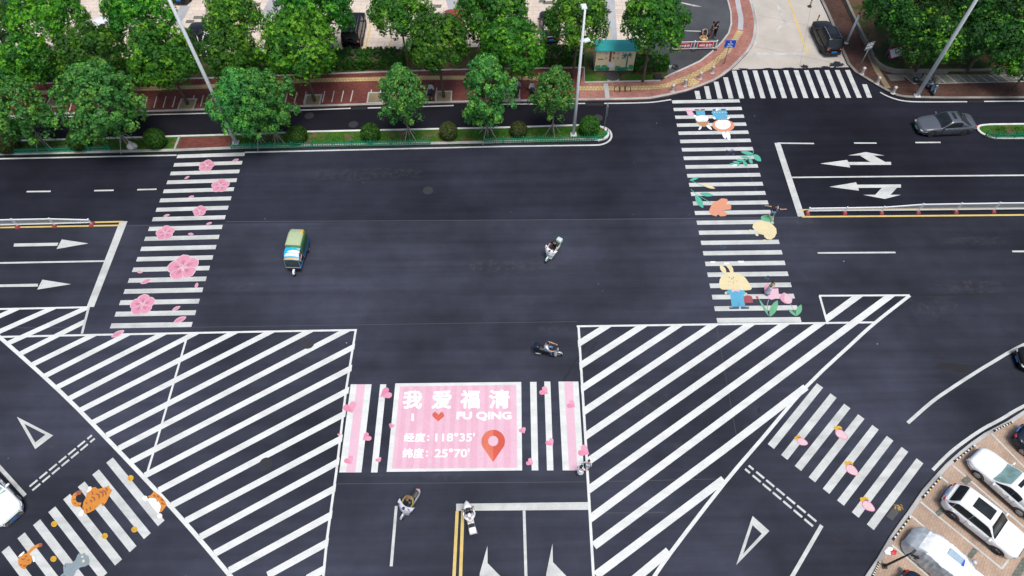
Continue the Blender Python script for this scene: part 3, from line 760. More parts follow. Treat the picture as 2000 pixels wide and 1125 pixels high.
# ================================================================ PAINTED PICTURES ON THE ROAD
def local(px, py, rpx, ang, z):
    """frame on the road: centre, metres per photo-pixel there, rotated by ang"""
    c = G(px, py, z); s = (G(px+5, py, z)-G(px-5, py, z)).length/10*rpx
    ca, sa = cos(ang), sin(ang)
    return lambda x, y: Vector((c.x+s*(x*ca-y*sa), c.y+s*(x*sa+y*ca), z))
ART = {}
def art(mat):
    if mat not in ART: ART[mat] = bmesh.new()
    return ART[mat]
def flush(name):
    for k, b in ART.items(): struct(name, b, k)
    ART.clear()
def petal_pts(f, a, r0, r1, wd, n=12, notch=.0, pw=1.0):
    out = []
    for k in range(n+1):
        t = k/n; r = r0+(r1-r0)*t; h = wd*(sin(pi*t**pw)**.72) if 0 < t < 1 else 0
        out.append((r, h))
    pts = [(r, h) for r, h in out]+[(r-(notch if i == 0 else 0), -h) for i, (r, h) in enumerate(reversed(out[1:-1]))]
    return [f(x*cos(a)-y*sin(a), x*sin(a)+y*cos(a)) for x, y in pts]
def flower(px, py, rp, a0, z=.015):
    f = local(px, py, rp, 0, z)
    for k in range(5):
        a = a0+2*pi*k/5
        g = local(px, py, rp, 0, z+.0012*k); wpoly(art('petall'), petal_pts(g, a, .06, 1.0, .46, pw=1.5))
        g = local(px, py, rp, 0, z+.0012*k+.0005); wpoly(art('petal'), petal_pts(g, a, .10, .94, .41, pw=1.5))
        g = local(px, py, rp, 0, z+.0012*k+.0009)
        for s in (-.16, 0, .16): wpoly(art('petald'), petal_pts(g, a+s, .12, .62 if s else .72, .022, 5))
    g = local(px, py, rp, 0, z+.008)
    for k in range(10):
        a = a0+2*pi*k/10+.2; wpoly(art('petall'), petal_pts(g, a, .0, .3+.06*(k % 2), .03, 4))
def petal(px, py, rp, a, z=.016):
    wpoly(art('petall'), petal_pts(local(px, py, rp, 0, z), a, -1, 1.08, .52)); wpoly(art('petal'), petal_pts(local(px, py, rp, 0, z+.001), a, -.9, .95, .42))
    wpoly(art('petald'), petal_pts(local(px, py, rp, 0, z+.002), a, -.7, .6, .05, 5))
def heart(px, py, rp, a, mat='heart', z=.017, fold=True):
    f = local(px, py, rp, a, z); pts = []
    for k in range(36):
        t = 2*pi*k/36; pts.append(f(sin(t)**3*.95, (13*cos(t)-5*cos(2*t)-2*cos(3*t)-cos(4*t))/17))
    wpoly(art(mat), pts)
    if fold:
        f = local(px, py, rp, a, z+.0015); h = [f(0, .25)]
        for k in range(1, 18):
            t = 2*pi*k/36; h.append(f(sin(t)**3*.95, (13*cos(t)-5*cos(2*t)-2*cos(3*t)-cos(4*t))/17))
        h.append(f(0, -1)); wpoly(art('heart2'), h)
CW = lambda x, y: (200+x/2.8133, 280+y/2.8133)
for x, y, r, a in ((572, 122, 46, .3), (648, 232, 52, .35), (535, 371, 40, .5), (345, 491, 53, .5), (443, 680, 88, .55), (219, 886, 70, .45)):
    p = CW(x, y); flower(p[0], p[1], r/2.8133, a)
for x, y, r, a in ((731, 92, 18, .4), (464, 188, 15, .8), (488, 293, 15, .3), (352, 396, 17, .3), (585, 440, 16, .4), (485, 498, 16, -.2), (204, 706, 17, -.3), (238, 758, 29, .5), (517, 781, 18, 1.6), (405, 907, 23, .6), (425, 969, 34, .5), (83, 1047, 35, .6)):
    p = CW(x, y); petal(p[0], p[1], r/2.8133, a)
flush('painted_blossom')
for x, y, r, a in ((316, 135, 37, -1.0), (122, 210, 39, .5), (212, 372, 28, -.9), (346, 310, 17, -.4), (62, 358, 10, 0), (116, 497, 28, .6), (277, 495, 17, .55), (1174, 122, 29, .95), (1322, 195, 27, .95), (1058, 335, 21, .5),
                   (1207, 400, 26, .65), (1097, 507, 23, 1.0), (1390, 447, 36, 1.0)):
    p = X7(x, y); heart(p[0], p[1], r/2.7778, a-(.6 if x < 700 and False else 0))
flush('painted_heart')
# writing on the mural
def text_mesh(body, offset=.02):
    cu = bpy.data.curves.new('writing', 'FONT'); cu.body = body; cu.offset = offset; cu.resolution_u = 4
    o = bpy.data.objects.new('writing', cu); C.objects.link(o)
    dg = bpy.context.evaluated_depsgraph_get(); me = bpy.data.meshes.new_from_object(o.evaluated_get(dg))
    bpy.data.objects.remove(o); bpy.data.curves.remove(cu); return me
def writing(body, x0, y0, x1, y1, mat, offset=.02, z=.017, parent=None, mtx=None, size=None, name='painted_writing', bold=0):
    me = text_mesh(body, offset)
    xs = [v.co.x for v in me.vertices]; ys = [v.co.y for v in me.vertices]
    ax, bx, ay, by = min(xs), max(xs), min(ys), max(ys)
    if mtx is None:
        c = G((x0+x1)/2, (y0+y1)/2, z); W_ = (G(x1, (y0+y1)/2, z)-G(x0, (y0+y1)/2, z)); H_ = (G((x0+x1)/2, y0, z)-G((x0+x1)/2, y1, z))
        ux = W_; uy = Vector((0, H_.length, 0)); o0 = c-ux/2-uy/2
        for v in me.vertices: v.co = o0+ux*((v.co.x-ax)/(bx-ax))+uy*((v.co.y-ay)/(by-ay))
        if bold:
            b2 = bmesh.new()
            for i, (dx, dy) in enumerate(((0, 0), (1, 0), (-1, 0), (0, 1), (0, -1), (.7, .7), (-.7, .7), (.7, -.7), (-.7, -.7))):
                n0 = len(b2.verts); b2.from_mesh(me); b2.verts.ensure_lookup_table()
                for v in b2.verts[n0:]: v.co += Vector((dx*bold, dy*bold, i*.0005))
            b2.to_mesh(me); b2.free()
    else:
        for v in me.vertices: v.co = mtx @ Vector(((v.co.x-ax)/(bx-ax)*size[0]-size[0]/2, (v.co.y-ay)/(by-ay)*size[1]-size[1]/2, 0))
    me.materials.clear(); me.materials.append(M[mat])
    o = bpy.data.objects.new(name, me); C.objects.link(o)
    if parent: o.parent = parent
    else: o['kind'] = 'structure'
    return o
def wr(body, a, b, c, d, mat='white3', off=.0, bold=.035):
    p, q = X7(a, b), X7(c, d); return writing(body, p[0], p[1], q[0], q[1], mat, off, bold=bold)
wr('我', 412, 122, 510, 214, bold=.045); wr('爱', 569, 121, 668, 214, bold=.045); wr('福', 724, 119, 822, 213, bold=.045); wr('清', 879, 117, 984, 213, bold=.045)
wr('FU QING', 702, 236, 994, 280, bold=.035)
bm = bmesh.new(); poly(bm, [X7(455, 244), X7(467, 244), X7(467, 283), X7(454, 283)], .017); struct('painted_writing', bm, 'white3')
wr('经度', 415, 350, 528, 396, bold=.018); wr('118°35\'', 586, 350, 796, 394, bold=.018)
wr('纬度', 407, 433, 520, 484, bold=.018); wr('25°70\'', 582, 435, 768, 480, bold=.018)
bm = bmesh.new()
for x, y in ((546, 366), (545, 387), (539, 450), (538, 473)):
    f = local(*X7(x, y), 5/2.7778, 0, .017); wpoly(bm, [f(cos(2*pi*k/10), sin(2*pi*k/10)) for k in range(10)])
struct('painted_writing', bm, 'white3')
# pixel heart
HEART = ['.##...##.', '####.####', '#########', '#########', '.#######.', '..#####..', '...###...', '....#....']
for r, row in enumerate(HEART):
    for c, ch in enumerate(row):
        if ch == '#':
            x = 600+(c-4.5)*7; y = 236+r*6.3; poly(art('redp' if (c+r) % 3 else 'redl'), [X7(x, y), X7(x+7, y), X7(x+7, y+6.3), X7(x, y+6.3)], .0175)
# map pin
f = local(*X7(898, 400), 64/2.7778, 0, .0175)
ring = []
for k in range(41):
    a = -.42+(pi+.84)*k/40; ring.append(f(cos(a)*1.0, .08+sin(a)*1.05))
ring.append(f(0, -1.72)); wpoly(art('redl'), ring)
f2 = local(*X7(898, 400), 64/2.7778, 0, .019)
half = [f2(0, 1.13)]+[f2(cos(a)*1.0, .08+sin(a)*1.05) for a in [pi/2-(pi/2+.42)*k/20 for k in range(1, 21)]]+[f2(0, -1.72)]
wpoly(art('redp'), half)
f3 = local(*X7(898, 400), 64/2.7778, 0, .0205); wpoly(art('pink'), [f3(.43*cos(2*pi*k/24), .12+.46*sin(2*pi*k/24)) for k in range(24)])
flush('painted_pin')

# garden pictures on the right crossing
P2 = lambda x, y: (1300+x/4.328, 180+y/4.328); P3 = lambda x, y: (1340+x/4.5, 400+y/4.5)
def ap(mat, T, pts, z=.013): poly(art(mat), [T(*p) for p in pts], z)
def ell(mat, T, cx, cy, rx, ry, rot=0, z=.013, n=24, a0=0, a1=2*pi):
    full = abs(a1-a0-2*pi) < .01
    pts = []
    for k in range(n if full else n+1):
        t = a0+(a1-a0)*k/n; x, y = rx*cos(t), ry*sin(t); pts.append((cx+x*cos(rot)-y*sin(rot), cy+x*sin(rot)+y*cos(rot)))
    ap(mat, T, pts, z)
def leafp(mat, T, a, b, wd, z=.013):
    ax, ay = a; bx, by = b; dx, dy = bx-ax, by-ay; l = math.hypot(dx, dy); nx, ny = -dy/l*wd, dx/l*wd
    o = [(ax+dx*t+nx*sin(pi*t)**.8, ay+dy*t+ny*sin(pi*t)**.8) for t in [k/8 for k in range(9)]]
    o += [(ax+dx*t-nx*sin(pi*t)**.8, ay+dy*t-ny*sin(pi*t)**.8) for t in [k/8 for k in range(7, 0, -1)]]
    ap(mat, T, o, z)
def stroke(mat, T, pts, wd, z=.014):
    P = catmull([G(*T(*p), z) for p in pts], 4); a, b = strip(P, wd/2); gridsurf(art(mat), [b, a])
# three upside-down animal friends
ap('heart2', P2, [(165, 148), (205, 152), (232, 150), (225, 172), (242, 180), (228, 200), (195, 197), (188, 178), (176, 168)]); ell('pink', P2, 208, 180, 26, 17, .1, .0142)
for dx in (-14, 6): ell('heart', P2, 208+dx, 178, 3, 3, 0, .0152)
ap('blue', P2, [(255, 160), (330, 158), (336, 194), (264, 202)]); ap('greyp', P2, [(256, 152), (328, 150), (330, 163), (255, 166)], .0145)
ap('navy', P2, [(245, 144), (285, 144), (285, 152), (248, 153)], .0155); ap('navy', P2, [(297, 143), (332, 143), (332, 151), (297, 152)], .0156)
ell('white3', P2, 308, 226, 54, 30, 0, .0165); ap('tan', P2, [(252, 249), (372, 246), (355, 275), (325, 295), (290, 282)], .0175)
leafp('white3', P2, (305, 285), (280, 320), 9, .0167); leafp('white3', P2, (340, 275), (394, 318), 10, .0168); ell('white3', P2, 248, 200, 14, 8, .4, .0162)
for x, y in ((300, 228), (326, 226)): ell('navy', P2, x, y, 3, 3, 0, .0185)
ell('maroon', P2, 316, 238, 5, 3, 0, .0186)
ap('blue', P2, [(388, 172), (398, 156), (512, 154), (524, 175), (510, 200), (548, 212), (530, 232), (415, 232), (395, 214), (402, 192)])
ap('navy', P2, [(398, 144), (440, 142), (440, 156), (398, 157)], .015); ap('navy', P2, [(468, 141), (508, 141), (508, 154), (468, 155)], .0151); ap('white3', P2, [(425, 140), (440, 140), (438, 158), (424, 158)], .0155)
for k in range(5): ell('white3', P2, 412+k*23, 170, 3, 3, 0, .0158)
ell('white3', P2, 410, 218, 14, 9, .6, .0157); ell('white3', P2, 532, 218, 14, 9, -.6, .0157)
ell('salmon', P2, 488, 282, 94, 52, .05, .0165, 30); ell('white3', P2, 484, 272, 66, 42, 0, .0178, 30); ap('petald', P2, [(455, 236), (512, 234), (504, 222), (480, 230), (462, 224)], .019)
leafp('white3', P2, (484, 330), (508, 396), 15, .0168); leafp('white3', P2, (520, 330), (540, 410), 17, .0169)
for x, y in ((468, 268), (510, 266)): stroke('tan', P2, [(x-9, y), (x, y+4), (x+9, y)], .03, .0192)
ell('maroon', P2, 489, 282, 4, 3, 0, .0193)
# green spray
stroke('mint', P2, [(742, 486), (738, 520), (700, 560), (640, 592), (570, 610)], .05)
for a, b, wd in (((742, 524), (634, 502), 15), ((742, 526), (808, 584), 22), ((712, 555), (630, 545), 10), ((706, 560), (734, 606), 14), ((668, 578), (596, 570), 10), ((655, 582), (690, 626), 14), ((632, 596), (566, 588), 9), ((608, 598), (622, 626), 11), ((590, 605), (536, 610), 8)):
    leafp('mint', P2, a, b, wd, .0155)
leafp('white3', P2, (560, 622), (606, 612), 8, .0145)
# salmon tulip with leaves
stroke('mint', P2, [(206, 742), (260, 768), (330, 800)], .05); leafp('mint', P2, (200, 748), (285, 717), 11, .015); leafp('cream', P2, (308, 778), (420, 815), 13, .0155)
stroke('mint', P2, [(214, 820), (270, 868), (390, 938)], .05); leafp('mint', P2, (250, 866), (318, 980), 24, .015); leafp('mint', P2, (288, 858), (406, 872), 16, .0152)
ap('salmon', P2, [(363, 1012), (385, 960), (400, 930), (440, 918), (474, 897), (520, 903), (526, 922), (512, 948), (545, 946), (556, 965), (552, 992), (505, 996), (486, 1000), (510, 1018), (522, 1032), (505, 1047), (462, 1050), (440, 1026), (430, 1050), (395, 1040)], .0165)
leafp('petal', P2, (420, 1000), (492, 996), 3, .018)
# yellow mushroom-like flower
ell('green', P3, 715, 118, 58, 29, .1, .0135); ap('green', P3, [(740, 130), (772, 122), (768, 150), (740, 162)], .0137)
ap('cream', P3, [(583, 195), (592, 168), (620, 149), (660, 144), (715, 149), (760, 172), (792, 208), (796, 245), (780, 282), (748, 306), (712, 302), (688, 282), (682, 264), (645, 256), (628, 232), (596, 216)], .0155)
ell('cream', P3, 623, 263, 15, 10, .4, .0155); ell('cream', P3, 568, 226, 13, 8, .3, .0155); ell('cream', P3, 690, 312, 14, 7, 0, .0155)
# cream rabbit in blue
leafp('cream', P3, (352, 604), (298, 530), 21, .015); ap('cream', P3, [(392, 600), (372, 560), (345, 530), (370, 519), (396, 532), (413, 560), (418, 598)], .0151)
ap('cream', P3, [(289, 700), (296, 656), (315, 622), (350, 600), (410, 592), (470, 606), (520, 640), (555, 690), (578, 732), (570, 747), (530, 752), (420, 747), (320, 745), (296, 732)], .0165)
for x in (381, 416): ell('navy', P3, x, 638, 4.5, 5, 0, .018)
ell('navy', P3, 403, 651, 7, 4, 0, .018); stroke('tan', P3, [(413, 668), (417, 682), (414, 696)], .03, .018); leafp('petal', P3, (362, 676), (392, 674), 3, .018); leafp('petal', P3, (434, 670), (462, 668), 3, .018)
ap('blue', P3, [(352, 762), (372, 748), (505, 748), (528, 776), (508, 790), (516, 862), (520, 892), (402, 896), (396, 850), (388, 788), (356, 776)], .0152)
ell('cream', P3, 352, 774, 12, 12, 0, .0148); ell('cream', P3, 524, 782, 13, 10, 0, .0148)
stroke('navy', P3, [(462, 860), (466, 892)], .03, .0165)
ap('pink', P3, [(398, 738), (432, 748), (468, 736), (470, 766), (434, 756), (402, 768)], .0182)
ap('navy', P3, [(380, 896), (464, 894), (466, 916), (382, 917)], .0175); ap('navy', P3, [(480, 895), (552, 894), (554, 914), (484, 916)], .0176); ap('greyp', P3, [(386, 893), (408, 893), (408, 903), (386, 903)], .0186); ap('greyp', P3, [(526, 893), (546, 893), (546, 902), (526, 902)], .0187)
ap('maroon', P3, [(504, 806), (540, 794), (572, 800), (584, 816), (588, 862), (512, 862)], .017); stroke('tan', P3, [(514, 806), (526, 790), (544, 796)], .04, .0183)
# tulips
stroke('stem', P3, [(726, 832), (714, 880), (716, 940)], .05, .0148); leafp('green', P3, (736, 984), (804, 838), 30, .015); leafp('green', P3, (728, 980), (640, 826), 10, .0153); leafp('redp', P3, (638, 824), (612, 804), 11, .0158)
ap('heart2', P3, [(684, 790), (688, 710), (720, 690), (760, 735), (740, 800), (716, 805)], .016); ap('pink', P3, [(716, 800), (748, 738), (810, 734), (815, 790), (798, 822), (752, 834), (724, 824)], .0175)
ap('pinkd', P3, [(818, 815), (838, 784), (862, 770), (905, 790), (934, 830), (928, 862), (902, 872), (868, 866), (842, 846)], .0165); ap('petall', P3, [(862, 846), (866, 776), (904, 792), (932, 832), (924, 860), (896, 866)], .018)
ap('heart2', P3, [(822, 806), (852, 778), (858, 800)], .0185)
stroke('stem', P3, [(918, 872), (944, 920), (968, 950)], .04, .0148); leafp('green', P3, (972, 976), (1012, 876), 24, .0152); leafp('green', P3, (972, 978), (898, 918), 12, .0155)
# faint worn pictures
for cx, cy, s in ((318, 372, 34), (712, 650, 42)):
    for k in range(14):
        a = random.uniform(0, 2*pi); r = random.uniform(.1, 1); ell('navyp', P3, cx+s*r*cos(a), cy+s*.7*r*sin(a), random.uniform(4, 9), random.uniform(3, 6), 0, .0125+.0002*k, 8)
for cx, cy, s in ((550, 505, 34),):
    for k in range(14):
        ell('navyp', P2, cx+random.uniform(-s, s), cy+random.uniform(-s*.7, s*.7), random.uniform(4, 9), random.uniform(3, 6), 0, .0125+.0002*k, 8)
for x, y, rx in ((236, 504, 22), (356, 516, 24), (482, 500, 26)): ap('white3', P3, [(x-rx, y-7), (x+rx, y-7), (x+rx*.7, y+7), (x-rx*.8, y+8)], .0145)
flush('painted_garden')

# strawberries on the right turning-lane crossing
S5 = lambda x, y: (1440+x/3.125, 700+y/3.125)
for x, y, k, a in ((392, 505, .85, .35), (632, 458, 1.0, .75), (697, 675, 1.05, .8), (796, 895, 1.05, .7)):
    f = local(*S5(x, y), 12*k, -a, .0145); d = [(-.9, .55), (-1.15, .1), (-.75, -.2), (-.45, -.45), (-.1, .3), (-.2, .75), (-.55, .9)]
    for (cx, cy) in ((-.95, .3), (-.6, .72), (-.5, -.05), (-.3, .35)):
        wpoly(art('gold') if False else art('cream' if False else 'gold'), [f(cx+.42*cos(2*pi*t/14), cy+.36*sin(2*pi*t/14)) for t in range(14)]); f = local(*S5(x, y), 12*k, -a, .0145+.0003)
    f = local(*S5(x, y), 12*k, -a, .0162); wpoly(art('heart'), [f(.2+1.02*cos(2*pi*t/22)*(1-.0*cos(2*pi*t/22)), -.1+.74*sin(2*pi*t/22)*(1-.25*cos(2*pi*t/22))) for t in range(22)])
    f = local(*S5(x, y), 12*k, -a, .0172); wpoly(art('petall'), [f(.2+.90*cos(2*pi*t/22), -.1+.63*sin(2*pi*t/22)*(1-.25*cos(2*pi*t/22))) for t in range(22)])
    f = local(*S5(x, y), 12*k, -a, .0182)
    for q in range(9):
        cx, cy = .2-.5+(q % 3)*.45+(.12 if q//3 == 1 else 0), -.1+(q//3-1)*.36
        wpoly(art('white'), [f(cx+.07*cos(2*pi*t/8), cy+.05*sin(2*pi*t/8)) for t in range(8)])
flush('painted_strawberry')

# tabby cats and bells on the left turning-lane crossing
T8 = lambda x, y: (x/3.689, 820+y/3.689); T9 = lambda x, y: (x/6.25, 945+y/6.25)
for x, y in ((940, 420), (968, 790), (755, 837), (390, 750), (385, 1002)):
    ell('gold', T8, x, y, 23, 21, -.6, .0135, 18); stroke('orange', T8, [(x-17, y-12), (x-2, y+2), (x+17, y-1)], .04, .0148); ell('brown', T8, x-8, y+8, 5, 3, .5, .015, 8)
# tail then body of the curled cat
stroke('orange', T9, [(985, 255), (930, 250), (898, 210), (905, 150), (950, 110), (990, 105)], .26, .0142); stroke('brown', T9, [(930, 125), (960, 106), (992, 103)], .26, .0152)
ap('orange', T9, [(1000, 330), (1005, 290), (1020, 220), (1050, 160), (1060, 110), (1120, 45), (1165, 38), (1195, 62), (1250, 50), (1330, 22), (1340, 55), (1372, 75), (1330, 150), (1300, 220), (1255, 272), (1228, 245), (1150, 320), (1090, 352), (1040, 362)], .0165)
ap('white3', T9, [(1062, 108), (1080, 40), (1108, 30), (1120, 55), (1100, 85)], .0185); ap('white3', T9, [(958, 375), (985, 325), (1014, 318), (1020, 350), (1005, 395), (965, 395)], .0182)
for cx, cy, s, a in ((1140, 185, 40, .5), (1195, 150, 46, .6), (1240, 125, 50, .7), (1275, 110, 46, .8), (1110, 215, 20, .4), (1300, 70, 22, .6)):
    stroke('brown', T9, [(cx-s*.6, cy-s*.6), (cx+s*.25, cy-s*.3), (cx+s*.35, cy+s*.6)], .09, .0182)
for cx, cy, s in ((1060, 320, 18), (1105, 300, 18), (1015, 300, 14), (1055, 235, 12), (1130, 115, 22), (1260, 250, 16)): stroke('brown', T9, [(cx-s*.5, cy-s), (cx, cy), (cx+s*.2, cy+s)], .07, .0184)
for cx, cy in ((905, 190), (915, 235), (960, 262), (925, 140)): stroke('brown', T9, [(cx-12, cy-4), (cx+14, cy+6)], .06, .0160)
# head peeping from the white line
C3 = lambda x, y: (240+x/3.75, 825+y/3.75)
ap('orange', C3, [(182, 540), (205, 532), (228, 503), (262, 528), (290, 552), (312, 580), (322, 606), (300, 635), (284, 655), (262, 660), (230, 600)], .0145)
ap('white3', C3, [(176, 560), (205, 553), (232, 556), (262, 580), (278, 612), (270, 650), (258, 668), (225, 630), (195, 590)], .0165); ell('white3', C3, 162, 555, 18, 18, 0, .0172); ell('white3', C3, 270, 684, 18, 18, 0, .0173)
for a, b in (((250, 535), (268, 552)), ((275, 560), (296, 575)), ((282, 590), (306, 602)), ((225, 530), (238, 545))): stroke('brown', C3, [a, b], .09, .0175)
ell('tan', C3, 252, 575, 6, 9, .5, .0178)
# walking cat
stroke('orange', T9, [(340, 850), (400, 790), (470, 752), (510, 745)], .20, .0145); stroke('brown', T9, [(472, 758), (515, 743)], .2, .0157)
ap('orange', T9, [(220, 930), (240, 880), (285, 850), (340, 850), (380, 878), (396, 920), (380, 970), (330, 995), (300, 1045), (262, 1030), (225, 985)], .0165)
ap('white3', T9, [(218, 895), (240, 865), (290, 825), (302, 835), (262, 880)], .018); ap('white3', T9, [(394, 888), (415, 880), (430, 945), (402, 955)], .0181)
for cx, cy, s in ((285, 920, 22), (320, 885, 14), (350, 930, 14), (255, 990, 14), (300, 1000, 16)): stroke('brown', T9, [(cx-s, cy-s*.3), (cx, cy+s*.2), (cx+s, cy-s*.6)], .07, .0182)
# grey cat
ap('greyp', T9, [(770, 1010), (800, 965), (870, 972), (920, 930), (945, 870), (962, 846), (990, 862), (1030, 840), (1050, 870), (1078, 880), (1095, 940), (1080, 985), (1040, 1008), (985, 1018), (930, 1060), (905, 1115), (870, 1150), (800, 1150), (776, 1080)], .0165)
stroke('greyp', T9, [(800, 1100), (770, 1108), (745, 1130)], .14, .0155); ell('cream', T9, 1018, 942, 15, 18, .3, .018); ell('cream', T9, 1006, 890, 12, 14, .3, .0181); stroke('navy', T9, [(790, 985), (800, 1000), (795, 1020)], .03, .0182)
flush('painted_cat')
# ================================================================ TREES AND SHRUBS
def leaf_mesh(name, clumps, per, leaves, ll, lw, cols, droop=.5, young=.25, ycols=None, seed=1, jitter=.35, flat=0):
    """clumps: (centre, radius, outward). Rosettes of diamond leaves on every clump"""
    rnd = random.Random(seed); V, Fc, T = [], [], []
    for c, rc, out in clumps:
        base = rnd.choice(cols); isy = rnd.random() < young
        for k in range(per):
            d = Vector((rnd.gauss(0, 1), rnd.gauss(0, 1), rnd.gauss(0, 1))).normalized()
            d = (d+out*.75).normalized()
            p = c+Vector((d.x, d.y, d.z*(1-flat)))*rc*rnd.uniform(.62, 1.05)
            a = d.orthogonal().normalized(); b = d.cross(a)
            tint = rnd.choice(ycols) if (isy and rnd.random() < .7 and ycols) or (ycols and rnd.random() < .03) else base
            ph = rnd.uniform(0, 6.28)
            for j in range(leaves):
                an = ph+2*pi*j/leaves+rnd.uniform(-jitter, jitter)
                dr = (a*cos(an)+b*sin(an))
                dl = (dr+d*rnd.uniform(.1, .7)+Vector((0, 0, -droop*rnd.uniform(.3, 1)))).normalized()
                sd_ = dl.cross(d)
                if sd_.length < 1e-3: continue
                sd_.normalize(); l = ll*rnd.uniform(.7, 1.25); wd = lw*rnd.uniform(.8, 1.2)/2
                i = len(V); mid = p+dl*l*.5+d*l*.06
                V += [p, mid+sd_*wd, p+dl*l, mid-sd_*wd]; Fc.append((i, i+1, i+2, i+3))
                s = rnd.uniform(.80, 1.18); T.append((tint[0]*s*rnd.uniform(.9, 1.15), tint[1]*s, tint[2]*s, 1))
    me = bpy.data.meshes.new(name); me.from_pydata(V, [], Fc); me.update()
    at = me.attributes.new('leaf_tint', 'FLOAT_COLOR', 'FACE')
    at.data.foreach_set('color', [x for t in T for x in t])
    me.materials.append(M['leaf']); return me
GD = [(.030, .150, .013), (.038, .180, .014), (.022, .118, .014), (.052, .21, .013)]
GY = [(.125, .36, .018), (.165, .41, .022), (.095, .30, .016)]
GM = [(.055, .25, .050), (.070, .285, .052), (.045, .21, .045)]
GMY = [(.16, .42, .06), (.13, .38, .055)]
def umbrella_clumps(rnd, rx, rz, hc, n, low=-.45, rc=(.75, 1.15)):
    out = []
    for k in range(n):
        while True:
            d = Vector((rnd.gauss(0, 1), rnd.gauss(0, 1), rnd.gauss(0, 1))).normalized()
            if d.z > low: break
        f = rnd.uniform(.72, 1.0) if k % 5 else rnd.uniform(.25, .6)
        nz = 1+.16*noise.noise(d*2.1+Vector((rnd.random()*.1, 7, 3)))
        c = Vector((d.x*rx*f*nz, d.y*rx*f*nz, hc+d.z*rz*f*nz))
        out.append((c, rnd.uniform(*rc), (d+Vector((0, 0, .35))).normalized()))
    return out
def make_tree(name, label, kind, seed, rx, rz, hc, nclump, per, leaves, ll, lw, cols, ycols, young, barkm='bark', th=.14, droop=.5, rc=(.75, 1.15), group=None, vase=False, props=False):
    rnd = random.Random(seed)
    t = thing(name, label, 'tree', group=group)
    if not vase:
        cl = umbrella_clumps(rnd, rx, rz, hc, nclump, rc=rc)
    else:
        cl = []
        for k in range(nclump):
            a = rnd.uniform(0, 2*pi); h = rnd.random()**.85; z = hc-rz*.92+2*rz*.95*h
            prof = sin(pi*min(1, (h*.86+.14)))**.6*(1-.35*max(0, h-.6)/.4)
            r = rx*prof*math.sqrt(rnd.uniform(.15, 1))*(1+.6*noise.noise(Vector((cos(a)*1.3, sin(a)*1.3, z*.7+seed))))
            c = Vector((cos(a)*r, sin(a)*r, z)); o = Vector((cos(a)*.5, sin(a)*.5, .75)).normalized()
            cl.append((c, rnd.uniform(*rc), o))
    me = leaf_mesh('crown', cl, per, leaves, ll, lw, cols, droop, young, ycols, seed)
    o = bpy.data.objects.new('crown', me); C.objects.link(o); o.parent = t
    bm = bmesh.new(); fork = hc-rz*.75
    lean = Vector((rnd.uniform(-.15, .15), rnd.uniform(-.15, .15), 0))
    tube(bm, [(0, 0, 0), (lean.x*.4, lean.y*.4, fork*.5), (lean.x, lean.y, fork), (lean.x*1.3, lean.y*1.3, hc)], [th*1.35, th, th*.85, th*.35], 9)
    for c, r, d in rnd.sample(cl, min(16, len(cl))):
        s = Vector((lean.x, lean.y, fork+rnd.uniform(-.1, (hc-fork)*.6))); mid = s.lerp(c, .5)+Vector((0, 0, .25))
        tube(bm, [s, mid, c], [th*.5, th*.3, th*.1], 6)
    mesh_obj('trunk', bm, barkm, t, True)
    if props:
        for k in range(4):
            a = k*pi/2+.5; bm = bmesh.new(); tube(bm, [(cos(a)*1.05, sin(a)*1.05, -.05), (cos(a)*.1, sin(a)*.1, 1.75)], .035, 6)
            mesh_obj('support_pole', bm, 'wood', t)
    t['_r'] = rx*(1.12 if vase else 1.0)+(.30 if vase else 1.35); t['_h'] = hc
    return t
GB = 'large dense trees behind the pavement'; GF = 'young street trees on the grass median'; GR = 'dense trees of the corner block'
protoB = [make_tree('broadleaf_tree', 'x', 'B', 11+i, 3.4, 3.0, 5.6, 155, 30, 6, .235, .112, GD, GY, y, 'bark', .15, .55, (.7, 1.1), GB) for i, y in enumerate((.34, .16, .66))]
protoF = [make_tree('street_tree', 'x', 'F', 31+i, 2.6, 2.9, 4.7, 175, 26, 5, .155, .115, GM, GMY, .30, 'barkl', .085, .35, (.28, .62), GF, True, True) for i in range(2)]
protoF.append(make_tree('street_tree', 'x', 'F', 39, 3.7, 3.0, 4.9, 330, 26, 5, .155, .115, GM, GMY, .30, 'barkl', .10, .35, (.28, .66), GF, True, True))
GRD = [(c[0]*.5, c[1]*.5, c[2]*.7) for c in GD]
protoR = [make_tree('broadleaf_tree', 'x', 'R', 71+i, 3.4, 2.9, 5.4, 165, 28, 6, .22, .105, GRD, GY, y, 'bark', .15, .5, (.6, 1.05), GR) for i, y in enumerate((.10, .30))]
used = set()
def put_tree(pr, label, cx, cy, wpx, base=None, hc=None, group=None, rot=None, kz=1.0, z0=.1):
    if base: 
        b = G(base[0], base[1], z0); hc = height_at(b, 0, cy)-z0
    else:
        p = G(cx, cy, hc); b = Vector((p.x, p.y, z0))
    dist = (Vector((b.x, b.y, hc))-Vector((0, 0, CAMH))).length
    s = .95*(wpx/2)*dist/F/pr['_r']; lift = max(-1.5, hc/s-pr['_h'])
    rot = random.uniform(0, 6.28) if rot is None else rot
    if pr.name not in used:
        used.add(pr.name); t = pr; t.location = b; t.rotation_euler = (0, 0, rot); t.scale = (s, s, s); t['label'] = label
        if group: t['group'] = group
    else: t = dup(pr, label, b, rot, (s, s, s), group)
    for o in kids(t):
        if o.name.startswith('crown'): o.scale = (1, 1, kz); o.location = (0, 0, pr['_h']*(1-kz)+lift)
        if o.name.startswith('trunk'): o.scale = (1, 1, (pr['_h']+lift)/pr['_h'])
    return t
random.seed(44)
B0, B1, B2 = protoB
R0, R1 = protoR
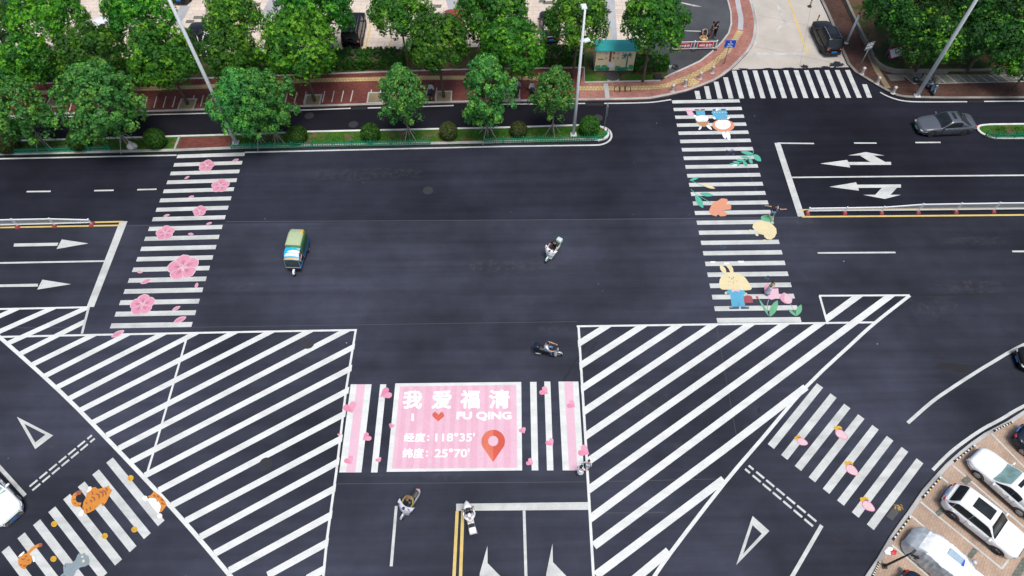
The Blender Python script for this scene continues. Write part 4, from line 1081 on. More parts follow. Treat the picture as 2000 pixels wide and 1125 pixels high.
for pr, lab, cx, cy, wd, base, hc in (
    (B0, 'dense green pavement tree at the left picture edge, below the white parked car', 46, 120, 108, (111, 200), None),
    (B1, 'dense green tree directly behind the second median tree from the left', 166, 110, 134, (240, 204), None),
    (B0, 'broad dark green tree on the pavement left of the tall leaning-looking lamp post', 312, 116, 146, (367, 204), None),
    (B1, 'shaded dark tree on the pavement just right of the left lamp post', 448, 106, 124, (490, 199), None),
    (B2, 'largest bright yellow green tree, in front of the black boxy off-road car', 588, 92, 170, (615, 197), None),
    (B1, 'dark tree in the square pit right of the two clipped hedges', 850, 88, 150, (867, 190), None),
    (B0, 'round dark tree on the pavement left of the middle lamp post', 988, 96, 158, (1000, 186), None),
    (B2, 'yellow green tree by the parking lot at the upper left, between two dark cars', 94, 34, 140, None, 6.0),
    (B0, 'dark green tree by the parking lot left of the left lamp post top', 275, 32, 142, None, 6.0),
    (B2, 'bright lime green tree at the top edge right of the left lamp post', 455, 42, 122, None, 6.0),
    (B1, 'dark green tree hugging the left side of the black boxy off-road car', 618, 22, 170, None, 6.0),
    (B0, 'green tree at the top edge right of the boxy off-road car', 780, 24, 140, None, 6.0),
    (B1, 'tall dark green tree at the top edge left of the far black saloon', 960, 26, 162, None, 6.0),
    (B0, 'green tree right of the black saloon, behind the middle lamp heads', 1128, 42, 146, None, 6.0),
    (B1, 'dark green tree overhanging the red banner barrier beside the mural kiosk', 1276, 50, 150, None, 6.0),
    (B1, 'dark tree cut off by the left picture edge above the white car', -22, 46, 90, None, 5.5),
): put_tree(pr, lab, cx, cy, wd, base, hc, GB, kz=1.1)
F0, F1, F2 = protoF
for pr, lab, cx, cy, wd, base in (
    (F0, 'young street tree on the median cut by the left picture edge', 44, 212, 118, (92, 287)),
    (F2, 'wide young street tree on the median with a white sack at its foot', 193, 192, 172, (252, 286)),
    (F2, 'young street tree touching the left lamp post, first on the fenced median', 458, 196, 140, (512, 283)),
    (F2, 'young street tree just right of the one touching the left lamp post', 520, 194, 132, (545, 279)),
    (F0, 'narrow young street tree on the median in front of the empty tree pit', 780, 184, 118, (801, 272)),
    (F1, 'broad young street tree on the median in the gap between two fence lengths', 942, 176, 140, (953, 269)),
    (F0, 'yellowish young street tree on the median just left of the middle lamp post', 1076, 181, 106, (1079, 262)),
): put_tree(pr, lab, cx, cy, wd, base, None, GF, kz=(1.05 if cx < 300 else 1.32) if pr is F2 else 1.15)
for pr, lab, cx, cy, wd, hc in (
    (R0, 'corner tree overhanging the narrow pavement behind the short white pole', 1726, 20, 100, 4.6),
    (R0, 'corner tree at the top edge between the short pole and the tall right lamp post', 1792, 8, 120, 4.6),
    (R1, 'leafy corner tree above the pink and white board', 1815, 92, 122, 3.0),
    (R0, 'corner tree at the top edge crossed by the tall right lamp post', 1880, 14, 124, 4.4),
    (R0, 'dark corner tree right of the tall lamp post, above the scooter stalls', 1920, 92, 136, 3.0),
    (R0, 'dark corner tree at the top right, second from the picture edge', 1956, 28, 120, 4.2),
    (R0, 'dark corner tree filling the top right corner of the picture', 2030, 30, 130, 4.2),
    (R1, 'bright yellow green tree cut by the right picture edge over the scooter stalls', 2006, 138, 80, 2.6),
    (R0, 'dark corner tree behind the leafy one, left of the tall lamp post', 1758, 56, 100, 3.4),
): put_tree(pr, lab, cx, cy, wd, None, hc, GR, z0=.4)

def ball_clumps(rnd, r, n):
    out = []
    for k in range(n):
        z = 1-2*(k+.5)/n; a = k*2.39996
        d = Vector((math.sqrt(1-z*z)*cos(a), math.sqrt(1-z*z)*sin(a), z))
        if d.z > -.75: out.append((Vector((d.x*r*.84, d.y*r*.84, r*.86+d.z*r*.8)), r*.16*rnd.uniform(.8, 1.25), d))
    return out
def make_shrub(label, seed, cols, ycols, y):
    t = thing('ball_shrub', label, 'shrub', group='clipped ball shrubs on the median'); rnd = random.Random(seed)
    me = leaf_mesh('foliage', ball_clumps(rnd, .85, 170), 14, 4, .10, .06, cols, .2, y, ycols, seed)
    o = bpy.data.objects.new('foliage', me); C.objects.link(o); o.parent = t
    bm = bmesh.new(); ellipsoid(bm, (0, 0, .72), (.70, .70, .66), 14); tube(bm, [(0, 0, 0), (0, 0, .4)], [.07, .05], 7); mesh_obj('branch_core', bm, 'bark', t, True)
    return t
sh = [make_shrub('x', 3, [(.022, .10, .006), (.03, .12, .01)], [(.055, .17, .015)], .3), make_shrub('x', 4, [(.05, .085, .018), (.04, .075, .014)], [(.10, .09, .03)], .3)]
for i, (x, y, r, k, lab) in enumerate(((23, 292, 17, 1, 'dull olive ball shrub at the left picture edge behind the green fence'), (162, 287, 17, 0, 'green ball shrub left of the white sack'), (309, 284, 18, 0, 'green ball shrub beside the brick crossing of the median'),
        (583, 274, 18, 0, 'green ball shrub right of the pair of trees by the left lamp post'), (726, 270, 17, 0, 'green ball shrub left of the narrow median tree'), (877, 267, 17, 1, 'brownish ball shrub between the narrow and the broad median trees'),
        (1013, 262, 16, 1, 'olive ball shrub between the two right-hand median trees'), (1150, 259, 19, 0, 'bright green ball shrub nearest the rounded median tip'))):
    b = G(x, y, .12); s = r*(b-Vector((0, 0, CAMH))).length/F/.85
    if k not in used: used.add(k); o = sh[k]; o.location = b; o.scale = (s,)*3; o['label'] = lab
    else: dup(sh[k], lab, b, i*1.3, (s*random.uniform(.93, 1.1), s*random.uniform(.93, 1.08), s*random.uniform(.86, 1.08)))

def hedge(label, x0, x1, yb, h, depth, seed):
    a, b = G(x0, yb, .12), G(x1, yb, .12); L_ = (b-a).length
    t = thing('clipped_hedge', label, 'hedge', (a+b)/2+Vector((0, depth/2, 0)), math.atan2(b.y-a.y, b.x-a.x), 'clipped hedges along the parking lot'); rnd = random.Random(seed); cl = []
    for k in range(int(L_*60)):
        x = rnd.uniform(-L_/2, L_/2)
        if k % 5 < 3: cl.append((Vector((x, rnd.uniform(-depth/2, depth/2), h-.10)), .11, Vector((0, 0, 1))))
        else: cl.append((Vector((x, -depth/2+.06, rnd.uniform(.1, h))), .11, Vector((0, -1, .3)).normalized()))
    for k in range(int(depth*40)):
        for s in (-1, 1): cl.append((Vector((s*(L_/2-.05), rnd.uniform(-depth/2, depth/2), rnd.uniform(.1, h))), .11, Vector((s, 0, .3)).normalized()))
    me = leaf_mesh('foliage', cl, 9, 4, .13, .085, [(.020, .092, .007), (.028, .115, .009)], .1, .25, [(.05, .17, .015)], seed)
    o = bpy.data.objects.new('foliage', me); C.objects.link(o); o.parent = t
    bm = bmesh.new(); box(bm, (0, 0, (h-.12)/2), (L_-.2, depth-.2, h-.12)); mesh_obj('branch_core', bm, 'bark', t)
hedge('clipped hedge in front of the black boxy off-road car, left of the gap', 655, 713, 137, 1.05, 1.9, 1)
hedge('clipped hedge right of the gap by the yellow bay line', 717, 790, 136, 1.05, 1.9, 2)
hedge('clipped hedge between the round dark tree and the mural kiosk', 1035, 1138, 131, 1.05, 1.9, 3)
hedge('clipped hedge right of the mural kiosk beside the asphalt yard', 1240, 1303, 140, 1.0, 1.3, 4)
hedge('clipped hedge under the trees right of the left lamp post', 420, 645, 145, 1.05, 1.8, 5)
hedge('clipped hedge under the trees at the far left', 20, 330, 160, 1.05, 1.8, 6)

# ================================================================ FENCES, RAILS, POSTS
def fence(label, pxs, z0=.13, h=.64):
    P = [G(x, y, z0) for x, y in pxs]; t = thing('garden_fence', label, 'fence', P[0], 0, 'low green fences on the medians'); o0 = P[0]
    rails = bmesh.new(); pk = bmesh.new()
    for a, b in zip(P, P[1:]):
        for z in (.14, .42): tube(rails, [a-o0+Vector((0, 0, z)), b-o0+Vector((0, 0, z))], .032, 4)
        n = max(2, int((b-a).length/.20))
        for k in range(n):
            p = a.lerp(b, k/n)-o0; box(pk, p+Vector((0, 0, h/2)), (.05, .03, h))
    mesh_obj('rail', rails, 'gfence', t); mesh_obj('picket', pk, 'gfence', t)
    tot = sum((b-a).length for a, b in zip(P, P[1:])); k = 0; s = 0
    for a, b in zip(P, P[1:]):
        n = max(1, round((b-a).length/1.75))
        for j in range(n+1 if b is P[-1] else n):
            p = a.lerp(b, j/n)-o0; bm = bmesh.new(); box(bm, p+Vector((0, 0, .34)), (.08, .08, .72), None, .9); mesh_obj('post', bm, 'gfence', t)
fence('low green picket fence along the median, left of the brick crossing', [(-30, 303), (60, 299.5), (216, 294)])
fence('longest low green picket fence, from the left lamp post to the narrow tree', [(453, 290.5), (650, 286.5), (840, 282)])
fence('low green picket fence curving round the rounded median tip', [(945, 279.3), (1060, 277), (1160, 274.5), (1178, 271), (1185, 263)])
fence('low green picket fence on the right-hand median behind the grey saloon', [(1924, 266), (1945, 269.5), (2050, 269)])

def guardrail(label, feet, hs):
    P = [G(x, y, 0) for x, y in feet]; o0 = P[0].copy(); t = thing('guardrail', label, 'guardrail', o0, 0, 'white guardrails on the centre line')
    for i, (p, h) in enumerate(zip(P, hs)):
        bm = bmesh.new(); box(bm, p-o0+Vector((0, 0, h/2)), (.09, .09, h), None, 1, .012); ellipsoid(bm, p-o0+Vector((0, 0, h+.03)), (.075, .075, .06), 8); mesh_obj('post', bm, 'rail', t)
        bm = bmesh.new(); box(bm, p-o0+Vector((0, 0, .075)), (.34, .52, .15), None, .72, .02); mesh_obj('foot', bm, 'footred', t)
    for (a, b, ha, hb) in zip(P, P[1:], hs, hs[1:]):
        bm = bmesh.new(); a, b = a-o0, b-o0; d = (b-a).normalized()
        for z0, z1, s in ((ha-.06, hb-.06, .085), (.26, .26, .07)):
            q = [a+d*.04+Vector((0, 0, z0)), b-d*.04+Vector((0, 0, z1))]; n = Vector((-d.y, d.x, 0))
            loft(bm, [[c+n*u*s/2+Vector((0, 0, v*s/2)) for u, v in ((-1, -1), (1, -1), (1, 1), (-1, 1))] for c in q])
        n = 17
        for k in range(1, n):
            f = k/n; p = a.lerp(b, f); zt = ha+(hb-ha)*f-.05; box(bm, p+Vector((0, 0, (.25+zt)/2)), (.045, .03, zt-.25))
        mesh_obj('rail_panel', bm, 'rail', t)
guardrail('white guardrail with red feet ending beside the left stop line', [(180, 438.5), (108, 440.8), (36, 442.5), (-38, 444.5)], [.62, .88, .9, .9])
guardrail('white guardrail with red feet right of the garden-picture crossing', [(1576.5, 416), (1649, 415.2), (1720.5, 414.7), (1792, 414), (1865.6, 413.2), (1939, 412.3), (2013, 411.5), (2088, 411)], [.60, .62, .66, .95, .98, 1, 1, 1])

def lamp_post(label, bx, by, h, r0, r1, heads=()):
    b = G(bx, by, KH); t = thing('street_lamp', label, 'street lamp', b, 0, 'tall pale street lamps')
    bm = bmesh.new(); tube(bm, [(0, 0, 0), (0, 0, h*.33), (0, 0, h)], [r0, r0*.86, r1], 14); mesh_obj('pole', bm, 'galv', t, True)
    bm = bmesh.new(); box(bm, (0, 0, .03), (.5, .5, .06), None, 1, .01)
    for x in (-1, 1):
        for y in (-1, 1): tube(bm, [(x*.18, y*.18, .05), (x*.18, y*.18, .14)], .02, 6)
    mesh_obj('base_plate', bm, 'galv', t)
    for z, dx, dy, s in heads:
        bm = bmesh.new(); tube(bm, [(0, 0, z-.25), (dx*.35, dy*.35, z-.02), (dx, dy, z)], .045, 8); mesh_obj('arm', bm, 'galv', t, True)
        bm = bmesh.new(); box(bm, (dx*1.25, dy*1.25, z+.02), (s, s*1.25, .13), RZ(math.atan2(dy, dx)-pi/2), .8, .03); hd = mesh_obj('lamp_head', bm, 'galv', t)
        bm = bmesh.new(); box(bm, (dx*1.25, dy*1.25, z-.062), (s*.8, s, .03), RZ(math.atan2(dy, dx)-pi/2)); mesh_obj('lens', bm, 'lampg', hd)
    return t
bmid = G(1120, 263, KH); hm = height_at(bmid, 0, 22)
lamp_post('middle street lamp on the median near its rounded tip, with two lamp heads', 1120, 263, hm, .15, .075, ((hm, -.05, .3, .45), (height_at(bmid, 0, 84), .28, .12, .42)))
lamp_post('tall street lamp at the brick crossing of the median, rising out of the photo', 461, 279, 18, .17, .10, ((17.9, -.2, -1.6, .5),))
lamp_post('tall street lamp on the shaded corner pavement, crossing the dark trees', 1791, 187, 18, .18, .10, ((17.9, .2, -1.6, .5),))
def simple_pole(label, cat, name, bx, by, tx, ty, r, mat, z0=KH):
    b = G(bx, by, z0); h = height_at(b, tx, ty)-z0; t = thing(name, label, cat, b)
    bm = bmesh.new(); tube(bm, [(0, 0, 0), (0, 0, h)], [r, r*.9], 10); mesh_obj('pole', bm, mat, t, True); return t, h, b
t, h, b = simple_pole('short thick pale pole on the narrow pavement behind the black SUV', 'pole', 'steel_pole', 1653, 84, 1678, 30, .12, 'galv')
bm = bmesh.new(); lathe(bm, [(0, h+.06), (.10, h+.04), (.125, h)], 12); lathe(bm, [(.2, 0), (.2, .03), (.12, .05)], 12); mesh_obj('cap', bm, 'galv', t, True)
# blue notice sign
t, h, b = simple_pole('blue notice sign with white lettering on the curved red pavement', 'sign', 'notice_sign', 1414, 124.5, 1427, 78, .04, 'steel')
bm = bmesh.new(); box(bm, (0, -.05, h-.38), (.98, .03, .78), None, 1, .008); pn = mesh_obj('sign_panel', bm, 'signblue', t)
bm = bmesh.new()
for x0, z0, ww, hh in ((0, -.16, .10, .12), (-.14, -.36, .14, .06), (.04, -.36, .16, .06), (.2, -.38, .1, .06), (-.05, -.47, .3, .04), (-.12, -.62, .24, .07), (.14, -.62, .22, .07)): box(bm, (x0, -.069, h+z0), (ww, .006, hh))
mesh_obj('lettering', bm, 'signwhite', pn)
# sign seen from behind on the corner
t, h, b = simple_pole('grey traffic sign turned away on a leaning-looking pole by the corner wall', 'sign', 'traffic_sign', 1677, 134, 1702, 84, .045, 'steel')
bm = bmesh.new(); box(bm, (0, .05, h-.35), (.8, .03, .8), RZ(.35), 1, .01); sp = mesh_obj('sign_panel', bm, 'steel', t)
bm = bmesh.new(); box(bm, (0, .02, h-.2), (.7, .03, .05), RZ(.35)); box(bm, (0, .02, h-.5), (.7, .03, .05), RZ(.35)); mesh_obj('bracket', bm, 'galv', sp)
# edge-on sign on the median tip
t, h, b = simple_pole('thin grey sign post at the rounded median tip, its panel seen edge-on', 'sign', 'traffic_sign', 1179.5, 254, 1185.5, 204, .04, 'steel', .13)
bm = bmesh.new(); box(bm, (.05, 0, h-.55), (.03, .55, 1.1), None, 1, .006); mesh_obj('sign_panel', bm, 'steel', t)
# bollards
def make_bollard(label):
    t = thing('bollard', label, 'bollard', group='stone bollards along the kerb')
    bm = bmesh.new(); lathe(bm, [(.15, 0), (.13, .06), (.125, .55), (.145, .60), (.145, .66), (.12, .72), (.05, .75), (0, .755)], 16); mesh_obj('post', bm, 'bollard', t, True)
    bm = bmesh.new(); lathe(bm, [(.21, 0), (.21, .05), (.14, .07)], 16); mesh_obj('base_ring', bm, 'bollard', t, True); return t
bp = None
for x, y, lab in ((1312.7, 178, 'stone bollard furthest left on the curved pavement, by the start of the yellow path spur'), (1337, 167.5, 'stone bollard second from the left on the curved pavement'), (1366.5, 153.6, 'stone bollard just right of the yellow path spur'),
                  (1390.5, 142, 'stone bollard nearest the blue notice sign'), (1683, 144.5, 'stone bollard nearest the turned-away traffic sign'), (1712.5, 163, 'middle stone bollard on the shaded corner pavement'), (1743.5, 182, 'stone bollard nearest the tall right lamp post')):
    b = G(x, y, KH)
    if bp is None: bp = make_bollard(lab); bp.location = b
    else: dup(bp, lab, b)
# delineator posts
dp = None
for x, y, lab in ((1581, 13, 'black and yellow flexible post at the top edge of the concrete side street'), (1594, 46, 'black and yellow flexible post right behind the black SUV front')):
    b = G(x, y, .004)
    if dp is None:
        dp = thing('delineator_post', lab, 'traffic post', b, 0, 'black and yellow delineator posts')
        bm = bmesh.new(); tube(bm, [(0, 0, .05), (0, 0, .95)], [.065, .055], 10); mesh_obj('post', bm, 'trim', dp, True)
        bm = bmesh.new(); lathe(bm, [(.22, 0), (.2, .05), (.08, .08)], 14); mesh_obj('base', bm, 'trim', dp, True)
        for z in (.3, .55): bm = bmesh.new(); tube(bm, [(0, 0, z), (0, 0, z+.12)], .068, 10, False); mesh_obj('reflective_band', bm, 'wyellow', dp)
    else: dup(dp, lab, b)
# red banner barrier
feet = [(1312, 99.5), (1353.5, 98), (1396, 97)]
P = [G(x, y, .10) for x, y in feet]; o0 = P[0].copy(); hb = 1.0
t = thing('banner_barrier', 'white barrier with red banner panels in front of the two men', 'barrier', o0)
for p in P:
    bm = bmesh.new(); box(bm, p-o0+Vector((0, 0, hb/2)), (.09, .09, hb), None, 1, .01); ellipsoid(bm, p-o0+Vector((0, 0, hb+.02)), (.07, .07, .06), 8); mesh_obj('post', bm, 'rail', t)
    bm = bmesh.new(); box(bm, p-o0+Vector((0, 0, .07)), (.38, .5, .14), None, .7, .02); mesh_obj('foot', bm, 'trim', t)
for a, b in zip(P, P[1:]):
    bm = bmesh.new(); a, b = a-o0, b-o0; d = (b-a).normalized(); Lp = (b-a).length; A = math.atan2(d.y, d.x); c = (a+b)/2
    for z in (.2, .94): box(bm, c+Vector((0, 0, z)), (Lp-.08, .05, .07), RZ(A))
    for f in (.14, .86): box(bm, a.lerp(b, f)+Vector((0, 0, .57)), (.05, .04, .67), RZ(A))
    mesh_obj('frame', bm, 'rail', t)
    bm = bmesh.new(); box(bm, c+Vector((0, 0, .57)), (Lp*.70, .025, .64), RZ(A)); bn = mesh_obj('banner', bm, 'banred', t)
    bm = bmesh.new(); n = RZ(A) @ Vector((0, -.016, 0))
    for f, z, ww, hh in ((.38, .80, .3, .06),): box(bm, a.lerp(b, .5)+n+Vector((0, 0, z)), (Lp*.42, .006, hh), RZ(A))
    mesh_obj('banner_line', bm, 'banpale', bn); bm = bmesh.new()
    for f, ww in ((.27, .09), (.34, .08), (.41, .08), (.47, .06), (.58, .1), (.72, .16)):
        box(bm, a.lerp(b, f)+n*1.2+Vector((0, 0, .52)), (Lp*ww*.8, .006, .26 if f > .5 else .2), RZ(A))
    mesh_obj('lettering', bm, 'signwhite', bn); bm = bmesh.new()
    for f, ww in ((.30, .03), (.44, .03), (.72, .11)): box(bm, a.lerp(b, f)+n*1.5+Vector((0, 0, .5)), (Lp*ww, .007, .05), RZ(A))
    mesh_obj('lettering', bm, 'signblue', bn)
# mural kiosk
fa, fb = G(1160.5, 139.5, .12), G(1236, 139, .12); hk = height_at((fa+fb)/2, 0, 99)-.12; Lk = (fb-fa).length; dk = 1.35
t = thing('painted_kiosk', 'cream utility kiosk with teal roof and a painted building and palm mural', 'kiosk', (fa+fb)/2, math.atan2(fb.y-fa.y, fb.x-fa.x))
bm = bmesh.new(); box(bm, (0, dk/2, hk/2), (Lk, dk, hk), None, 1, .02); body = mesh_obj('cabinet', bm, 'kyellow', t)
bm = bmesh.new(); box(bm, (0, dk/2, .05), (Lk+.1, dk+.1, .1)); mesh_obj('plinth', bm, 'kdark', t)
bm = bmesh.new(); loft(bm, [[(x, -.12, hk), (x, -.12, hk+.06), (x, dk*.5, hk+.20), (x, dk+.12, hk+.06), (x, dk+.12, hk)] for x in (-Lk/2-.12, Lk/2+.12)])
rf = mesh_obj('roof', bm, 'teal', t); bm = bmesh.new()
for k in range(12):
    x = -Lk/2+Lk*(k+.5)/12; tube(bm, [(x, -.11, hk+.068), (x, dk*.5, hk+.208)], .012, 4)
mesh_obj('roof_rib', bm, 'teal', rf)
def kpaint(mat, polys, d=.012, name='painted_plant'):
    for i, pl in enumerate(polys):
        bm = bmesh.new(); bm.faces.new([bm.verts.new((-Lk/2+Lk*x, -.004-d-i*.0004, hk*(1-y))) for x, y in pl]); mesh_obj(name, bm, mat, body)
rc_ = lambda x0, y0, x1, y1: [(x0, y0), (x1, y0), (x1, y1), (x0, y1)]
kpaint('kwin', [rc_(x, y, x+.045, y+.11) for x in (.24, .54, .66, .73) for y in (.07, .30)]+[rc_(.06, .06, .12, .09)], .004, 'painted_window')
kpaint('kdark', [rc_(.345, .02, .395, .52), rc_(.06, .38, .2, .42)], .006, 'painted_window')
kpaint('banred', [rc_(.43, .05, .47, .17), rc_(.43, .30, .47, .38), rc_(.36, .10, .38, .18), rc_(.36, .3, .38, .4), rc_(.42, .95, .50, .985)], .008, 'painted_shutter')
kpaint('cwhite', [rc_(.35, .56, .50, .80), rc_(.12, .78, .2, .9)], .010, 'painted_notice')
rnd = random.Random(4)
def bush(cx, cy, rx, ry, n=16): return [(max(.005, min(.995, cx+rx*cos(2*pi*k/n)*rnd.uniform(.7, 1.15))), max(.02, min(.97, cy+ry*sin(2*pi*k/n)*rnd.uniform(.7, 1.15)))) for k in range(n)]
kpaint('kgreen', [bush(.08, .82, .09, .15), bush(.24, .80, .1, .16), bush(.60, .83, .09, .12), bush(.93, .80, .08, .14), bush(.78, .88, .12, .1)], .014)
kpaint('kgreen2', [bush(.15, .9, .1, .08), bush(.33, .88, .06, .1), bush(.68, .9, .1, .07)]+[[(.80, .2), (.80+dx*.5-.01, .2+dy*.4-.03), (.80+dx, .2+dy), (.80+dx*.5+.01, .2+dy*.4+.05)] for dx, dy in ((-.16, .04), (-.13, .18), (.13, .02), (.14, .17), (-.05, -.14), (.07, -.13), (-.12, -.06), (.12, -.08))]+[rc_(.79, .22, .825, .9)], .018)
kpaint('kgreen', [bush(.12, .72, .03, .05), bush(.28, .74, .03, .05), bush(.90, .72, .03, .05)], .021)
# pink and white board and thin railing in the planted corner
b = G(1745, 112, .4); t = thing('notice_board', 'pink and white notice board standing under the dark corner trees', 'board', b, .35)
bm = bmesh.new(); box(bm, (0, 0, .55), (1.5, .06, .9), RX(-.9), 1, .01); pb = mesh_obj('board_panel', bm, 'magenta', t); bm = bmesh.new(); box(bm, (0, -.03, .575), (1.3, .04, .74), RX(-.9)); mesh_obj('board_sheet', bm, 'signwhite', pb)
for x in (-.5, .5): bm = bmesh.new(); tube(bm, [(x, .1, 0), (x, .1, .6)], .03, 6); mesh_obj('leg', bm, 'steel', t)
rp = [G(x, y, .4) for x, y in ((1697, 95), (1707, 112), (1719, 124), (1734, 131), (1752, 134))]
t = thing('corner_railing', 'thin dark railing behind the curved corner wall', 'railing', rp[0])
bm = bmesh.new()
for z in (.35, .75): tube(bm, [p-rp[0]+Vector((0, 0, z)) for p in rp], .018, 5)
mesh_obj('rail', bm, 'trim', t)
for p in rp: bm = bmesh.new(); tube(bm, [p-rp[0], p-rp[0]+Vector((0, 0, .8))], .025, 6); mesh_obj('post', bm, 'trim', t)
# sack and rubble
b = G(259, 287, .12); bm = bmesh.new()
loft(bm, [[Vector((r*cos(2*pi*k/14)*(1+.12*sin(3*k+z*9)), r*.8*sin(2*pi*k/14)*(1+.1*cos(5*k)), z)) for k in range(14)] for r, z in ((.40, 0), (.46, .1), (.42, .22), (.28, .36), (.12, .46), (.10, .52), (.15, .58))])
o = mesh_obj('sack', bm, 'sack', None, True); o.location = b; tag(o, 'white woven sack lying at the foot of a median tree', 'sack')
for i, (x, y, lab) in enumerate(((1311, 133, 'small pile of broken stones at the yard edge by the hedge'),)):
    b = G(x, y, .10); t = thing('rubble_pile', lab, 'rubble', b); rnd = random.Random(i)
    for k in range(6): bm = bmesh.new(); box(bm, (rnd.uniform(-.3, .3), rnd.uniform(-.2, .2), .08), (.2, .15, .16), RZ(rnd.random()*3), .7, .03); mesh_obj('stone', bm, 'kerb', t)
b = G(1318.5, 132, .10); bm = bmesh.new(); lathe(bm, [(.16, .02), (.30, 0), (.34, .09), (.30, .18), (.16, .17), (.14, .09), (.16, .02)], 18); o = mesh_obj('old_tyre', bm, 'rubber', None, True); o.location = b; tag(o, 'black tyre lying beside the stone pile at the yard edge', 'tyre')
b = G(1285, 152, .13); bm = bmesh.new(); box(bm, (0, 0, .12), (.8, .5, .24), None, .9, .03); o = mesh_obj('junction_box', bm, 'trim'); o.location = b; tag(o, 'dark junction box on the bare ground at the pavement corner', 'box')
# ================================================================ CARS
def sstep(a, b, x):
    t = max(0, min(1, (x-a)/(b-a))); return t*t*(3-2*t)
def make_wheel(t, x, y, r, wd, rimm, out):
    """wheel with tyre and spoked rim facing out (+1 left, -1 right)"""
    mt = Matrix.Translation((x, y, r)) @ Matrix.Rotation(-out*pi/2, 4, 'X')
    bm = bmesh.new(); lathe(bm, [(r*.60, -wd/2), (r*.94, -wd/2), (r, -wd*.36), (r, wd*.36), (r*.94, wd/2), (r*.66, wd/2), (r*.62, wd*.30)], 22, mt); wh = mesh_obj('wheel', bm, 'rubber', t, True)
    bm = bmesh.new(); lathe(bm, [(r*.67, wd*.44), (r*.64, wd*.52), (r*.58, wd*.50), (r*.56, wd*.30), (0, wd*.28)], 22, mt)
    for k in range(5):
        a = 2*pi*k/5
        for s in (-.16, .16):
            p = [mt @ Vector((cos(a+s*.5)*r*.1, sin(a+s*.5)*r*.1, wd*.46)), mt @ Vector((cos(a+s)*r*.6, sin(a+s)*r*.6, wd*.48))]; tube(bm, p, [r*.05, r*.045], 5)
    ellipsoid(bm, mt @ Vector((0, 0, wd*.42)), (r*.14, r*.14, r*.14), 8)
    mesh_obj('rim', bm, rimm, wh)
def make_car(label, paintm, L_=4.55, W_=1.84, H_=1.48, kind='sedan', rimm='rim', plate='plateb', sunroof=True, glass_f='glass', group=None, dark_roof=False):
    t = thing('parked_car' if kind != 'moving' else 'car', label, 'car', group=group)
    suv = kind in ('suv', 'boxy'); boxy = kind == 'boxy'
    belt = (.98 if suv else .90)+(.12 if boxy else 0); zb = .24 if suv else .19; hoodf = (.80 if suv else .66)+(.22 if boxy else 0); cowl = L_*(.20 if suv else .19)+(.1 if boxy else 0); rearx = -L_*(.47 if suv else .42)
    xfr = cowl-(.72 if suv else .88)+(.42 if boxy else 0); xrr = rearx+(.46 if suv else 1.25)-(.30 if boxy else 0)
    deck = belt+.02 if not suv else belt+.03
    def hw(x):
        u = abs(x)/(L_/2); e = .74 if not boxy else .92
        k = 1-.045*u*u
        if u > e: k *= math.sqrt(max(0.0, 1-((u-e)/(1-e))**2*(.62 if not boxy else .3)))
        return W_/2*k
    def zt(x):
        if x > cowl:
            f = (x-cowl)/(L_/2-cowl); z = belt+(hoodf-belt)*(f**1.7)
        elif x < rearx:
            f = (rearx-x)/(L_/2+rearx); z = deck-.08*f*f
        else: z = belt+(deck-belt)*sstep(cowl, rearx, x) if False else belt
        u = abs(x)/(L_/2)
        if u > .93: z -= (.30 if not boxy else .12)*((u-.93)/.07)**2
        return z
    N = 44; rings = []
    for i in range(N+1):
        x = -L_/2+L_*(.5-.5*cos(pi*i/N)); w_ = hw(x); z = zt(x); u = abs(x)/(L_/2); b0 = zb+(.10*((u-.88)/.12)**2 if u > .88 else 0)
        sec = [(0, b0), (.80*w_, b0), (.95*w_, b0+.07), (.985*w_, b0+.18), (w_, b0+.36*(z-b0)/.7+.05), (1.0*w_, z-.24), (.985*w_, z-.12), (.955*w_, z-.045), (.88*w_, z-.004), (.6*w_, z+.018), (0, z+.03)]
        rings.append([Vector((x, y, zz)) for y, zz in sec]+[Vector((x, -y, zz)) for y, zz in sec[-2:0:-1]])
    bm = bmesh.new(); loft(bm, rings); body = mesh_obj('body', bm, paintm, t, True)
    # greenhouse
    def zr(x):
        up = sstep(cowl+.06, xfr-.10, x) if not boxy else min(1, max(0, (cowl-x)/(cowl-xfr)))
        dn = sstep(rearx-.05, xrr+.10, x)
        top = H_-.035*((x-(xfr+xrr)/2)/((xfr-xrr)/2+.01))**2
        return belt-.02+(top-belt+.02)*min(up, dn)
    wbk = .915
    def gw(x, k):     # half width at relative height k
        return hw(x)*wbk-(.19 if not boxy else .07)*k*k*(.6+.4*k)
    def gsec(x):
        z = zr(x); tt = (z-belt+.02)/(H_-belt); hgt = z-(belt-.03)
        return [(gw(x, 0), belt-.03), (gw(x, .5*tt), belt-.03+hgt*.5), (gw(x, .82*tt), belt-.03+hgt*.84), (gw(x, tt)*.96, z-.03*tt), (gw(x, tt)*.80, z+.005*tt), (gw(x, tt)*.4, z+.025*tt), (0, z+.032*tt)]
    rings = []; n2 = 36
    for i in range(n2+1):
        x = rearx-.04+(cowl+.04-rearx+.04)*i/n2; s = gsec(x)
        rings.append([Vector((x, y, z)) for y, z in s]+[Vector((x, -y, z)) for y, z in s[-2::-1]])
    bm = bmesh.new(); loft(bm, rings, False, False); cab = mesh_obj('roof', bm, 'trim' if dark_roof else paintm, t, True)
    def topz(x, f):
        s = gsec(x)[3:]; y = abs(f)*s[0][0]
        for (y0, z0), (y1, z1) in zip(s, s[1:]):
            if y <= y0+1e-6 and y >= y1-1e-6: return z0+(z1-z0)*((y0-y)/(y0-y1+1e-9))
        return s[-1][1]
